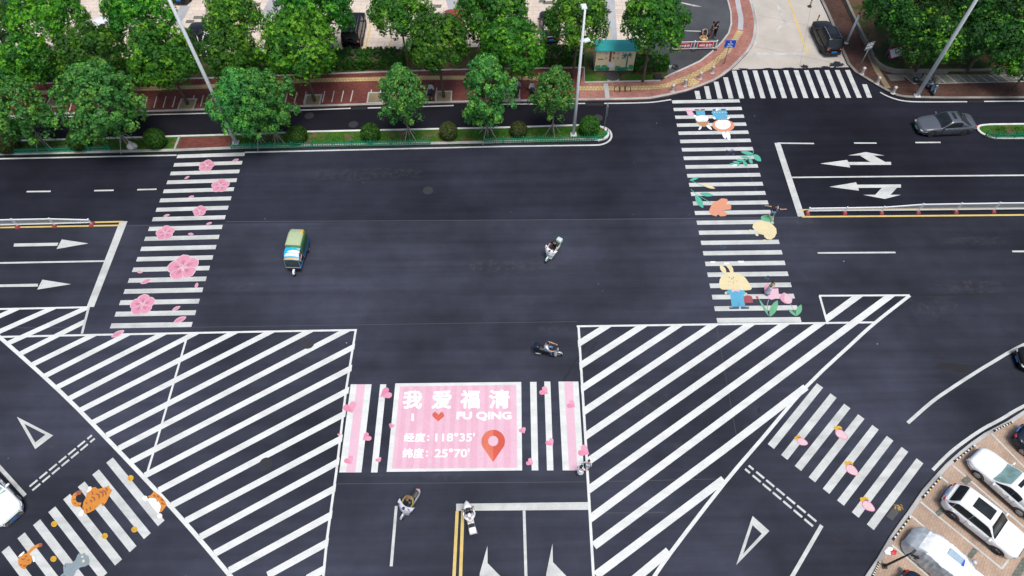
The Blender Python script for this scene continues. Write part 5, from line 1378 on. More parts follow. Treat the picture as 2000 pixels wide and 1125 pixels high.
    def toppatch(name, x0, x1, fy0, fy1, mat, lift=.012, parent=None):
        rows = []
        for i in range(11):
            x = x0+(x1-x0)*i/10; wt_ = gsec(x)[3][0]; e = .01; sl = (zr(x+e)-zr(x-e))/(2*e); nn = Vector((-sl, 0, 1)).normalized()*lift
            f0 = fy0+(fy1-fy0)*i/10; rows.append([Vector((x, wt_*f, topz(x, f)))+nn for f in [f0*k/5 for k in range(-5, 6)]])
        bm = bmesh.new(); gridsurf(bm, rows); return mesh_obj(name, bm, mat, parent or t, True)
    toppatch('windscreen', xfr+.02, cowl-.10, .90, .97, glass_f)
    toppatch('rear_window', rearx+(.10 if not suv else .12), xrr+.02, .90, .86, 'glass')
    if sunroof: toppatch('sunroof', (xfr+xrr)/2-(.35 if suv else .05), xfr-.22, .62, .62, 'glass', .010)
    for s in (1, -1):
        segs = [(xrr-.02 if suv else xrr-.12, xrr+(xfr-xrr)*.50), (xrr+(xfr-xrr)*.51, cowl-.30)]
        if suv and not boxy: segs.insert(0, (rearx+.20, xrr-.04))
        for x0, x1 in segs:
            rows = []
            for i in range(9):
                x = x0+(x1-x0)*i/8; sc = gsec(x); a, b_, c_ = sc[0], sc[1], sc[2]; pts = []
                for k in (.10, .5, .86, 1.0):
                    if k < .5: f = k/.5; q = (a[0]+(b_[0]-a[0])*f, a[1]+(b_[1]-a[1])*f)
                    else: f = min(1, (k-.5)/.5); q = (b_[0]+(c_[0]-b_[0])*f, b_[1]+(c_[1]-b_[1])*f)
                    pts.append(Vector((x, s*(q[0]+.010), q[1]+.004)))
                rows.append(pts)
            bm = bmesh.new(); gridsurf(bm, rows); mesh_obj('side_window', bm, 'glass', t, True)
        # mirror, handles, sill, wheel arch
        bm = bmesh.new(); ellipsoid(bm, (cowl-.30, s*(hw(cowl)+.12), belt+.06), (.08, .13, .085), 10); box(bm, (cowl-.28, s*(hw(cowl)+.0), belt+.02), (.08, .12, .04)); mesh_obj('wing_mirror', bm, paintm, t, True)
        bm = bmesh.new()
        for x in (xrr+.25, (xfr+xrr)/2+.25): box(bm, (x, s*(hw(x)+.012), belt-.14), (.19, .03, .035), None, 1, .008)
        mesh_obj('door_handle', bm, 'chrome' if paintm != 'wcar' else paintm, t)
        bm = bmesh.new(); loft(bm, [[Vector((x, s*hw(x)*k, z)) for k, z in ((.90, zb-.02), (1.012, zb-.01), (1.012, zb+.13), (.90, zb+.13))] for x in [-L_*.24+L_*.48*i/8 for i in range(9)]]); mesh_obj('sill_trim', bm, 'trim', t)
        r = .345 if suv else .325; r += .03 if boxy else 0
        for x in (L_*.295, -L_*.29):
            y = hw(x)-.105; make_wheel(t, x, s*y, r, .225, rimm, s)
            bm = bmesh.new(); yo = s*(hw(x)+.006); arc = []
            for k in range(15):
                a = pi*k/14; arc.append([Vector((x+cos(a)*(r+.085), yo-s*.0, max(zb*.6, r+sin(a)*(r+.075)))), Vector((x+cos(a)*(r+.01), yo+s*.004, max(zb*.5, r+sin(a)*(r+.01)))), Vector((x+cos(a)*(r+.01), yo-s*.12, max(zb*.5, r+sin(a)*(r+.01))))])
            gridsurf(bm, arc); mesh_obj('wheel_arch', bm, 'trim', t)
        for nm, x, mat_, sx in (('headlight', L_/2-.17, 'lampg', .20), ('tail_light', -L_/2+.13, 'tail', .14)):
            z = (hoodf-.10) if nm == 'headlight' else deck-.16; bm = bmesh.new()
            ellipsoid(bm, (x, s*hw(x)*.80, z), (sx*.9, .17, .07), 12, RZ(-s*.5 if nm == 'headlight' else s*.5)); mesh_obj(nm, bm, mat_, t, True)
    bm = bmesh.new(); box(bm, (L_/2-.06, 0, hoodf-.24), (.12, W_*.52, .20), None, 1, .03); g_ = mesh_obj('grille', bm, 'trim', t)
    bm = bmesh.new(); box(bm, (L_/2+.006, 0, hoodf-.30), (.025, .46, .14)); mesh_obj('number_plate', bm, plate, g_)
    bm = bmesh.new(); box(bm, (-L_/2+.03, 0, .42), (.12, W_*.76, .22), None, 1, .03); rb = mesh_obj('rear_bumper', bm, 'trim' if suv else paintm, t)
    bm = bmesh.new(); box(bm, (-L_/2-.015, 0, .62), (.05, .46, .15)); mesh_obj('number_plate', bm, plate, t)
    # door seams and wipers
    bm = bmesh.new()
    for s in (1, -1):
        for x in (xrr+(xfr-xrr)*.51, cowl-.28, xrr+.04): loft(bm, [[Vector((xx, s*(hw(x)+.003), z)) for xx, z in ((x-.007, zb+.14), (x+.007, zb+.14), (x+.007, belt-.06), (x-.007, belt-.06))], [Vector((xx, s*(hw(x)-.02), z)) for xx, z in ((x-.007, zb+.14), (x+.007, zb+.14), (x+.007, belt-.06), (x-.007, belt-.06))]])
    mesh_obj('door_seam', bm, 'trim', t)
    if suv and paintm != 'wcar':
        for s in (1, -1):
            bm = bmesh.new(); tube(bm, [(x, s*gsec(x)[4][0], zr(x)+.05) for x in [xrr+.1+(xfr-.2-xrr)*k/6 for k in range(7)]], .022, 5); mesh_obj('roof_rail', bm, 'chrome' if paintm != 'wcar' else 'silver', t)
    if boxy:
        bm = bmesh.new(); mt = Matrix.Translation((-L_/2-.12, .0, .98)) @ Matrix.Rotation(pi/2, 4, 'Y'); lathe(bm, [(0, -.12), (.32, -.12), (.36, -.06), (.36, .08), (0, .1)], 20, mt); mesh_obj('spare_wheel', bm, paintm, t, True)
        bm = bmesh.new(); lw_ = W_*.36
        for y in [-lw_+2*lw_*k/6 for k in range(7)]: tube(bm, [(xrr+.1, y, H_+.10), (xfr-.1, y, H_+.10)], .025, 5)
        for x in (xrr+.1, (xrr+xfr)/2, xfr-.1): tube(bm, [(x, -lw_, H_+.09), (x, lw_, H_+.09)], .03, 5); tube(bm, [(x, -lw_, H_-.05), (x, -lw_, H_+.09)], .02, 5); tube(bm, [(x, lw_, H_-.05), (x, lw_, H_+.09)], .02, 5)
        mesh_obj('roof_rack', bm, 'trim', t)
    t['_L'] = L_; t['_W'] = W_
    return t
def set_by_wheels(t, cf, cr, side, z0=0.0):
    """front and rear ground contacts (photo pixels) of the wheels on one side (+1 left, -1 right)"""
    a, b = G(*cf, z0), G(*cr, z0); d = (a-b).normalized(); n = Vector((-d.y, d.x, 0))
    t.location = (a+b)/2-n*side*(t['_W']/2-.02); t.rotation_euler = (0, 0, math.atan2(d.y, d.x))
def set_by_dir(t, c, dr, z0=0.0):
    a = G(*c, z0); b = G(c[0]+dr[0], c[1]+dr[1], z0); d = b-a
    t.location = a; t.rotation_euler = (0, 0, math.atan2(d.y, d.x))
car = make_car('grey saloon with green plate and dark sunroof turning off by the right-hand median', 'gcar', 4.85, 1.87, 1.45, 'sedan', 'rimd', 'plateg'); set_by_wheels(car, (1817, 268), (1879, 265), 1)
car = make_car('glossy black SUV seen from behind on the concrete side street', 'bcar', 4.6, 1.88, 1.68, 'suv', 'rimd'); set_by_wheels(car, (1583.5, 67), (1599, 100.5), 1, .004)
GW = 'white cars in the near car park'
car = make_car('white SUV parked tail to the kerb next to the covered car', 'wcar', 4.65, 1.90, 1.66, 'suv', 'rimd', group=None); set_by_wheels(car, (1940, 1080), (1851, 1009), -1, .115)
car = make_car('white saloon with dark sunroof parked nose to the kerb, beyond the white SUV', 'wcar', 4.8, 1.88, 1.47, 'sedan', 'rim', glass_f='glassl'); set_by_wheels(car, (1903, 932), (1985, 1005), 1, .115)
car = make_car('black car parked tail to the kerb at the right edge of the near car park', 'bluecar', 4.7, 1.86, 1.46, 'sedan', 'rim'); set_by_wheels(car, (2078, 953), (1989, 884), -1, .115)
car = make_car('black car half out of frame at the bottom edge beside the thin black post', 'bluecar', 4.6, 1.84, 1.46, 'sedan', 'rimd'); set_by_dir(car, (1822, 1196), (157, 131), .115)
car = make_car('white car with blue plate entering at the left picture edge by the cat crossing', 'wcar', 4.6, 1.84, 1.50, 'sedan', 'rim', glass_f='glassl'); set_by_dir(car, (-7, 972), (62, 67))
car = make_car('dark car just entering at the right picture edge in the turning lane', 'bcar', 4.6, 1.84, 1.48, 'sedan', 'rimd'); set_by_dir(car, (2048, 712), (-60, -5))
car = make_car('black boxy off-road car with roof rack in the far parking lot', 'bcar', 4.7, 1.90, 1.86, 'boxy', 'rimd'); set_by_wheels(car, (716, 51), (709, 90), -1, .10)
car = make_car('black saloon parked beside a yellow bay line in the far lot', 'bcar', 4.6, 1.82, 1.46, 'sedan', 'rimd'); set_by_wheels(car, (1053, 42), (1057, 80), 1, .10)
car = make_car('red car mostly hidden by trees left of the black saloon in the far lot', 'rcar', 4.5, 1.8, 1.5, 'suv'); set_by_dir(car, (889, 58), (-1, -10), .10)
car = make_car('black car in the far lot right behind the left lamp post', 'bcar', 4.5, 1.8, 1.46, 'sedan', 'rimd'); set_by_dir(car, (386, 82), (4, -10), .10)
car = make_car('white car nearly hidden under trees right of the left lamp post', 'wcar', 4.4, 1.8, 1.48, 'sedan'); set_by_dir(car, (424, 86), (4, -10), .10)
car = make_car('white car at the upper left picture edge in the far lot', 'wcar', 4.6, 1.84, 1.50, 'sedan', 'rim', glass_f='glassl'); set_by_dir(car, (8, 90), (7, -10), .10)
car = make_car('white car with only its roof showing between two upper left trees', 'wcar', 4.4, 1.8, 1.48, 'sedan'); set_by_dir(car, (196, 70), (5, -10), .10)
car = make_car('dark blue car at the top left corner of the picture', 'bluecar', 4.5, 1.8, 1.46, 'sedan', 'rimd'); set_by_dir(car, (10, -6), (5, -10), .10)
car = make_car('dark car touching the top edge above the second gap between trees from the left', 'bcar', 4.5, 1.8, 1.46, 'sedan', 'rimd'); set_by_dir(car, (148, -16), (5, -10), .10)
car = make_car('dark car touching the top edge just right of the left lamp post', 'bcar', 4.5, 1.8, 1.46, 'sedan', 'rimd'); set_by_dir(car, (366, -14), (5, -10), .10)

# covered car
t = thing('covered_car', 'car under a silver and white cover with a blue-grey patch on top', 'covered car'); t['_L'] = 4.7; t['_W'] = 1.95
rings = []; n = 130
for i in range(n+1):
    x = -2.38+4.76*i/n; u = abs(x)/2.38; w_ = .98*(1-.05*u*u)*(math.sqrt(max(.0, 1-((u-.80)/.20)**2*.72)) if u > .80 else 1)
    h = .95+.50*sstep(-2.25, -1.25, x)*(1-sstep(.15, 1.25, x))
    h -= .42*max(0, (u-.84)/.16)**2
    ring = []
    for k in range(65):
        a = k/64; s = -1+2*a; e = abs(s)
        if e > .55: f = (e-.55)/.45; y = w_*(.80+.20*sin(f*pi/2)); z = h-.05-(h-.16)*f**1.2
        else: f = e/.55; y = w_*.80*f; z = h-.05*f*f
        q = Vector((x*1.4, s*4, z*2)); wr_ = noise.noise(q*1.3)*.05-abs(noise.noise(Vector((x*1.6-s*2.2, s*2.5+x*1.2, 21))))*.13*(e > .30)-abs(noise.noise(Vector((x*4+s*3, s*5-x*2, 31))))*.05+noise.noise(Vector((x*6, s*1.5, 3)))*.06*(e > .45)+abs(noise.noise(Vector((x*3, s*7, 4))))*.09*(u > .72)+abs(noise.noise(Vector((x*2.5+s*2, s*6, 9))))*.05
        ring.append(Vector((x, math.copysign(y, s)*(1+wr_*.8), z+wr_*(.5 if e < .5 else .2))))
    rings.append(ring)
bm = bmesh.new(); loft(bm, rings, False, False)
bm.faces.ensure_lookup_table(); o = mesh_obj('cover', bm, ['cover', 'coverw'], t, True)
for p in o.data.polygons:
    c = p.center
    if abs(c.y) < .70-.06*sin(c.x*3) and -1.75 < c.x < 2.0: p.material_index = 1
bm = bmesh.new(); gridsurf(bm, [[Vector((x, y, 1.47)) for y in (-.18, .25)] for x in (-.55, -.1, .25)]); 
for v in bm.verts: v.co.y += .22; v.co.z += .015+.02*noise.noise(v.co*2)
pt = mesh_obj('cover_patch', bm, plain('patch_blue', (.30, .42, .52), .5), t, True); bm = bmesh.new(); box(bm, (.30, .24, 1.475), (.13, .42, .012), RZ(.3)); mesh_obj('patch_edge', bm, 'signblue', pt)
for s in (1, -1):
    bm = bmesh.new(); ellipsoid(bm, (.85, s*1.02, .98), (.16, .14, .12), 10); mesh_obj('mirror_pocket', bm, 'cover', t, True)
for s in (1, -1):
    for x in (1.35, -1.35): make_wheel(t, x, s*.80, .32, .2, 'rimd', s)
set_by_dir(t, (1841, 1108), (155, 128), .115)
# post with camera, wheel stops
b = G(1727, 1106, .11); hp = height_at(b, 0, 1081); t = thing('camera_post', 'thin black post with a small camera head in the near car park', 'post', b)
bm = bmesh.new(); tube(bm, [(0, 0, 0), (0, 0, hp)], [.07, .045], 10); mesh_obj('pole', bm, 'trim', t, True); bm = bmesh.new(); box(bm, (.12, .05, hp-.02), (.34, .12, .12), RZ(.6), 1, .02); tube(bm, [(0, 0, hp-.05), (.1, -.22, hp+.02)], .03, 6); mesh_obj('camera_head', bm, 'trim', t); bm = bmesh.new(); box(bm, (0, 0, .03), (.28, .28, .06)); mesh_obj('base_plate', bm, 'trim', t)
wsn = 0
for a, b, lab in (((1940, 842.5), (1976, 825), 'striped wheel stop behind the black car at the right edge'), ((1863, 902), (1902, 871), 'striped wheel stop at the nose of the white saloon'), ((1801, 973), (1836, 933), 'striped wheel stop behind the white SUV'),
                  ((1743, 1055), (1777, 1010), 'striped wheel stop behind the covered car'), ((1703, 1126), (1717, 1098), 'striped wheel stop beside the thin black post')):
    A, B = G(*a, .11), G(*b, .11); d = B-A; ln = d.length; t = thing('wheel_stop', lab, 'wheel stop', A, math.atan2(d.y, d.x), 'striped wheel stops along the near kerb')
    bm = bmesh.new(); tube(bm, [(0, 0, .07), (ln, 0, .07)], .055, 8); br = mesh_obj('bar', bm, 'trim', t, True); n = 7
    for k in range(n):
        bm = bmesh.new(); x = ln*(k+.6)/n; tube(bm, [(x, 0, .07), (x+ln/n*.42, 0, .07)], .059, 8); mesh_obj('reflective_band', bm, 'wyellow' if k in (2, 5) else 'cwhite', br)
    for x in (.04, ln-.04): bm = bmesh.new(); box(bm, (x, 0, .05), (.08, .16, .1), None, .8, .015); mesh_obj('foot', bm, 'trim', t)
b = G(1738, 1077, .11); t = thing('litter_bag', 'crumpled white and maroon litter on the paving by the kerb', 'litter', b); rnd = random.Random(5)
for k, mname in enumerate(('cwhite', 'cwhite', 'maroon')):
    bm = bmesh.new(); bmesh.ops.create_icosphere(bm, subdivisions=2, radius=.16)
    for v in bm.verts: v.co = Vector((v.co.x*1.3, v.co.y, v.co.z*.4))*(1+.5*noise.noise(v.co*9+Vector((k*5, 0, 0))))+Vector((.14*k-.15, .16*(k % 2)-.05, .06))
    mesh_obj('scrap', bm, mname if mname == 'cwhite' else 'banred', t)
# leaf pile by drain
bm = bmesh.new(); 
for k in range(40):
    a = random.gauss(0, .12); c_ = random.gauss(0, .10); ang = random.uniform(0, 6.28); bmesh.ops.create_grid(bm, x_segments=1, y_segments=1, size=.028, matrix=Matrix.Translation((a, c_, .012+random.random()*.03)) @ Matrix.Rotation(ang, 4, 'Z') @ Matrix.Rotation(random.uniform(-.4, .4), 4, 'X'))
o = mesh_obj('fallen_leaves', bm, plain('dry_leaf', (.42, .27, .05), .8)); o.location = G(1755, 992, 0); o['kind'] = 'stuff'
bm = bmesh.new(); poly(bm, [(1731, 1008), (1751, 983), (1763, 991), (1743, 1017)], .004); struct('drain_cover', bm, 'conc_manhole')

# ================================================================ PEOPLE
def skin_obj(name, nodes, edges, mat, parent, root, sub=1):
    keys = list(nodes); me = bpy.data.meshes.new(name)
    me.from_pydata([nodes[k][0] for k in keys], [(keys.index(a), keys.index(b)) for a, b in edges], [])
    o = bpy.data.objects.new(name, me); C.objects.link(o)
    md = o.modifiers.new('skin', 'SKIN'); md.use_smooth_shade = True; md.branch_smoothing = .4
    for k, v in zip(keys, me.skin_vertices[0].data):
        r = nodes[k][1]; v.radius = r if isinstance(r, tuple) else (r, r); v.use_root = (k == root)
    sm = o.modifiers.new('sub', 'SUBSURF'); sm.levels = sub; sm.render_levels = sub
    dg = bpy.context.evaluated_depsgraph_get(); dg.update()
    m2 = bpy.data.meshes.new_from_object(o.evaluated_get(dg)); o.modifiers.clear(); o.data = m2; bpy.data.meshes.remove(me)
    m2.name = name; m2.materials.clear(); m2.materials.append(M[mat]); m2.polygons.foreach_set('use_smooth', [True]*len(m2.polygons))
    o.parent = parent; return o
STAND = dict(pelvis=(0, 0, .95), belly=(.01, 0, 1.10), chest=(.02, 0, 1.30), neck=(0, 0, 1.47), head0=(.015, 0, 1.57), head1=(.015, 0, 1.68),
             shoL=(0, .17, 1.40), elbL=(-.03, .23, 1.13), wriL=(.06, .24, .90), shoR=(0, -.17, 1.40), elbR=(-.03, -.23, 1.13), wriR=(.06, -.24, .90),
             hipL=(0, .09, .90), kneL=(.03, .10, .50), ankL=(-.02, .10, .09), toeL=(.14, .11, .035), hipR=(0, -.09, .90), kneR=(.03, -.10, .50), ankR=(-.02, -.10, .09), toeR=(.14, -.11, .035))
RIDE = dict(STAND, pelvis=(-.27, 0, .83), belly=(-.25, 0, .98), chest=(-.20, 0, 1.17), neck=(-.15, 0, 1.34), head0=(-.11, 0, 1.44), head1=(-.10, 0, 1.55), shoL=(-.17, .19, 1.28), shoR=(-.17, -.19, 1.28),
            elbL=(.03, .31, 1.10), elbR=(.03, -.31, 1.10), wriL=(.33, .27, 1.02), wriR=(.33, -.27, 1.02), hipL=(-.24, .10, .80), hipR=(-.24, -.10, .80), kneL=(.17, .19, .76), kneR=(.17, -.19, .76),
            ankL=(.14, .17, .38), ankR=(.14, -.17, .38), toeL=(.30, .18, .345), toeR=(.30, -.18, .345))
def person(label, loc, rz, pose, shirt='cblack', legs='cblack', shoes='trim', hair='hair', sleeve='short', longhair=False, skirt=None, hat=None, scale=1.0, leglen='long', cap=None):
    J = {k: Vector(v) for k, v in pose.items()}; t = thing('person', label, 'person', loc, rz); t.scale = (scale,)*3
    N_ = {k: (J[k], r) for k, r in dict(pelvis=(.125, .10), belly=(.115, .09), chest=(.135, .10), neck=.055, head0=.078, head1=.082, shoL=.060, shoR=.060, elbL=.042, elbR=.042, wriL=.028, wriR=.028,
          hipL=.085, hipR=.085, kneL=.055, kneR=.055, ankL=.038, ankR=.038, toeL=.035, toeR=.035).items()}
    E_ = [('pelvis', 'belly'), ('belly', 'chest'), ('chest', 'neck'), ('neck', 'head0'), ('head0', 'head1')]
    for s in 'LR':
        E_ += [('chest', 'sho'+s), ('sho'+s, 'elb'+s), ('elb'+s, 'wri'+s), ('pelvis', 'hip'+s), ('hip'+s, 'kne'+s), ('kne'+s, 'ank'+s), ('ank'+s, 'toe'+s)]
        d = (J['wri'+s]-J['elb'+s]).normalized(); side = d.cross(Vector((0, 0, 1)))
        side = side.normalized() if side.length > .1 else Vector((1, 0, 0)); nrm = side.cross(d)
        pm = J['wri'+s]+d*.055; N_['palm'+s] = (pm, (.034, .018)); E_.append(('wri'+s, 'palm'+s))
        for i, (off, ln) in enumerate(((-.030, .075), (-.010, .088), (.011, .082), (.030, .062))):
            a = pm+d*.045+side*off; b_ = a+d*ln*.5-nrm*.008; c_ = a+d*ln*.85-nrm*.030
            N_[f'f{i}a'+s] = (a, .0095); N_[f'f{i}b'+s] = (b_, .0085); N_[f'f{i}c'+s] = (c_, .007); E_ += [('palm'+s, f'f{i}a'+s), (f'f{i}a'+s, f'f{i}b'+s), (f'f{i}b'+s, f'f{i}c'+s)]
        th_ = pm+side*(-.045)+d*.01; N_['ta'+s] = (th_, .011); N_['tb'+s] = (th_-side*.012+d*.04-nrm*.012, .009); E_ += [('palm'+s, 'ta'+s), ('ta'+s, 'tb'+s)]
    skin_obj('body', N_, E_, 'skin', t, 'pelvis', 1)
    up = (J['head1']-J['neck']).normalized(); f_ = Vector((1, 0, 0)); f_ = (f_-up*f_.dot(up)).normalized()
    if 'face' in pose: f_ = Vector(pose['face']); f_ = (f_-up*f_.dot(up)).normalized()
    l_ = up.cross(f_); mt = Matrix((f_, l_, up)).transposed(); hc = (J['head0']+J['head1'])/2
    bm = bmesh.new(); ellipsoid(bm, hc+mt @ Vector((.012, 0, -.005)), (.092, .077, .115), 14, mt); ellipsoid(bm, hc+mt @ Vector((.108, 0, -.02)), (.018, .013, .024), 6, mt)
    for s in (1, -1): ellipsoid(bm, hc+mt @ Vector((0, s*.080, -.01)), (.022, .012, .032), 6, mt)
    hd = mesh_obj('face', bm, 'skin', t, True); bm = bmesh.new()
    for s in (1, -1): ellipsoid(bm, hc+mt @ Vector((.094, s*.032, .012)), (.012, .014, .008), 6, mt)
    mesh_obj('eye', bm, 'hair', hd); bm = bmesh.new(); ellipsoid(bm, hc+mt @ Vector((.094, 0, -.062)), (.010, .025, .007), 6, mt); mesh_obj('mouth', bm, 'maroon', hd)
    if hat: 
        bm = bmesh.new(); ellipsoid(bm, hc+mt @ Vector((-.005, 0, .045)), (.125, .115, .105), 14, mt)
        if hat == 'cap': box(bm, hc+mt @ Vector((.14, 0, .02)), (.12, .15, .015), mt, 1, .005)
        mesh_obj('helmet' if hat != 'cap' else 'cap', bm, cap or 'cblack', t, True)
    if not hat or longhair:
        bm = bmesh.new(); ellipsoid(bm, hc+mt @ Vector((-.022, 0, .035)), (.105, .097, .105), 14, mt)
        if longhair: ellipsoid(bm, hc+mt @ Vector((-.075, 0, -.07)), (.05, .085, .15), 12, mt)
        mesh_obj('hair', bm, hair, t, True)
    # shirt
    S_ = {'p': (J['pelvis']+Vector((0, 0, .02)), (.145, .118)), 'b': (J['belly'], (.138, .112)), 'c': (J['chest'], (.152, .120)), 'n': (J['chest'].lerp(J['neck'], .72), (.085, .07))}; Ed = [('p', 'b'), ('b', 'c'), ('c', 'n')]
    for s in 'LR':
        S_['s'+s] = (J['sho'+s], .076); k = .62 if sleeve == 'short' else 1.0; S_['e'+s] = (J['sho'+s].lerp(J['elb'+s], k), .066 if sleeve == 'short' else .055); Ed += [('c', 's'+s), ('s'+s, 'e'+s)]
        if sleeve == 'long': S_['w'+s] = (J['elb'+s].lerp(J['wri'+s], .92), .042); Ed.append(('e'+s, 'w'+s))
    skin_obj('shirt', S_, Ed, shirt, t, 'p')
    if skirt:
        k1 = (J['kneL']+J['kneR'])/2; bot = k1.lerp((J['ankL']+J['ankR'])/2, skirt[1]); bm = bmesh.new(); rings = []
        for i in range(7):
            f = i/6; c_ = J['pelvis'].lerp(bot, f)+Vector((0, 0, .03*(1-f))); r = .140+.085*f
            rings.append([c_+Vector((r*cos(2*pi*q/20)*(1+.06*f*sin(q*2.5)), r*sin(2*pi*q/20)*(1+.06*f*cos(q*3.1)), 0)) for q in range(20)])
        loft(bm, rings); mesh_obj('skirt', bm, skirt[0], t, True)
    if not skirt or legs != 'skin':
        T_ = {'p': (J['pelvis']-Vector((0, 0, .01)), (.140, .113))}; Ed = []
        for s in 'LR':
            T_['h'+s] = (J['hip'+s], .100); T_['k'+s] = (J['kne'+s].lerp(J['hip'+s], 0 if leglen == 'long' else .12), .073); Ed += [('p', 'h'+s), ('h'+s, 'k'+s)]
            if leglen == 'long': T_['a'+s] = (J['ank'+s].lerp(J['kne'+s], .1), .055); Ed.append(('k'+s, 'a'+s))
        skin_obj('trousers' if leglen == 'long' else 'shorts', T_, Ed, legs, t, 'p')
    for s in 'LR':
        d = (J['toe'+s]-J['ank'+s]); d.z = 0; A = math.atan2(d.y, d.x); c_ = J['ank'+s].lerp(J['toe'+s], .5)
        bm = bmesh.new(); ellipsoid(bm, Vector((c_.x, c_.y, J['toe'+s].z+.012)), (.145, .052, .048), 12, RZ(A)); mesh_obj('shoe', bm, shoes, t, True)
    return t
def on_pixel(p, z=0): return G(p[0], p[1], z)
def head_to(px1, px2):
    d = G(*px2)-G(*px1); return math.atan2(d.y, d.x)
WALK = dict(STAND, kneL=(.20, .09, .55), ankL=(.26, .10, .10), toeL=(.42, .11, .06), kneR=(-.06, -.10, .50), ankR=(-.30, -.10, .14), toeR=(-.18, -.11, .035), hipL=(.03, .09, .90), hipR=(-.03, -.09, .90))
t = person('person in a black T-shirt and blue shorts striding with both arms out beside the crossing', G(1504.5, 428), R(75), dict(WALK, elbL=(.06, .42, 1.34), wriL=(.10, .66, 1.30), elbR=(-.02, -.42, 1.32), wriR=(.03, -.66, 1.36)),
           'cblack', 'cblue', 'cwhite', leglen='short')
bm = bmesh.new(); gridsurf(bm, [[Vector((x, y, z)) for y, z in ((-.07, 1.22), (-.10, 1.36), (-.13, 1.49), (-.17, 1.44), (-.20, 1.24), (-.19, 1.10))] for x in (-.14, -.05, .05, .15)]); mesh_obj('towel', bm, 'cwhite', t, True)
person('girl in a green top and long pale skirt standing on the painted tulips', G(1497.5, 574), R(-60), dict(STAND, elbL=(.04, .28, 1.16), wriL=(.14, .20, 1.0), elbR=(.04, -.28, 1.16), wriR=(.14, -.2, 1.0)), 'cgreen', 'skin', 'trim', skirt=('clilac', .75), longhair=True, scale=.96)
person('woman in a white top and skirt beside a child at the pink crossing', G(1132, 927), R(55), dict(STAND, elbR=(.06, -.30, 1.18), wriR=(.20, -.34, 1.02)), 'cwhite', 'skin', 'trim', skirt=('cwhite', .1), longhair=True, scale=.95)
person('small child in a white top and pale jeans beside the woman at the pink crossing', G(1147, 914), R(-110), dict(STAND, elbR=(.05, -.28, 1.2), wriR=(.12, -.40, 1.10)), 'cwhite', 'clight', 'trim', longhair=True, sleeve='long', scale=.80)
person('man in a black jacket and cap standing on the left behind the red banner barrier', G(1386.5, 73, .1), R(-40), dict(STAND, elbL=(.12, .26, 1.16), wriL=(.30, .10, 1.20), elbR=(.10, -.26, 1.16), wriR=(.28, -.08, 1.20)), 'cblack', 'cbrown', 'trim', hat='cap', sleeve='long')
person('man in a black jacket and dark cap standing nearest the curved pavement kerb', G(1394.5, 73.5, .1), R(-150), dict(STAND, elbL=(.14, .24, 1.16), wriL=(.32, .06, 1.16), elbR=(.14, -.24, 1.18), wriR=(.32, -.06, 1.14)), 'cblack', 'cblack', 'trim', hat='cap', sleeve='long', scale=1.03)
CROUCH = dict(STAND, pelvis=(-.18, 0, .42), belly=(-.08, 0, .54), chest=(.08, 0, .68), neck=(.24, 0, .76), head0=(.32, 0, .78), head1=(.40, 0, .82), face=(.5, 0, -.8), shoL=(.14, .18, .74), shoR=(.14, -.18, .74), elbL=(.34, .24, .50), elbR=(.34, -.24, .50), wriL=(.48, .14, .26), wriR=(.48, -.14, .26),
              hipL=(-.16, .11, .40), hipR=(-.16, -.11, .40), kneL=(.24, .20, .50), kneR=(.24, -.20, .50), ankL=(.02, .16, .09), ankR=(.02, -.16, .09), toeL=(.18, .18, .035), toeR=(.18, -.18, .035))
person('person in a grey shirt crouching over a round straw tray on the yard', G(1373, 69, .1), R(-85), CROUCH, 'cgrey', 'cbrown', 'cwhite', sleeve='short')
b = G(1374, 76, .1); bm = bmesh.new(); lathe(bm, [(0, .02), (.30, .02), (.38, .10), (.40, .10), (.32, 0), (0, 0)], 24); o = mesh_obj('straw_tray', bm, 'wicker', None, True); o.location = b; tag(o, 'round straw tray on the ground before the crouching person', 'tray')

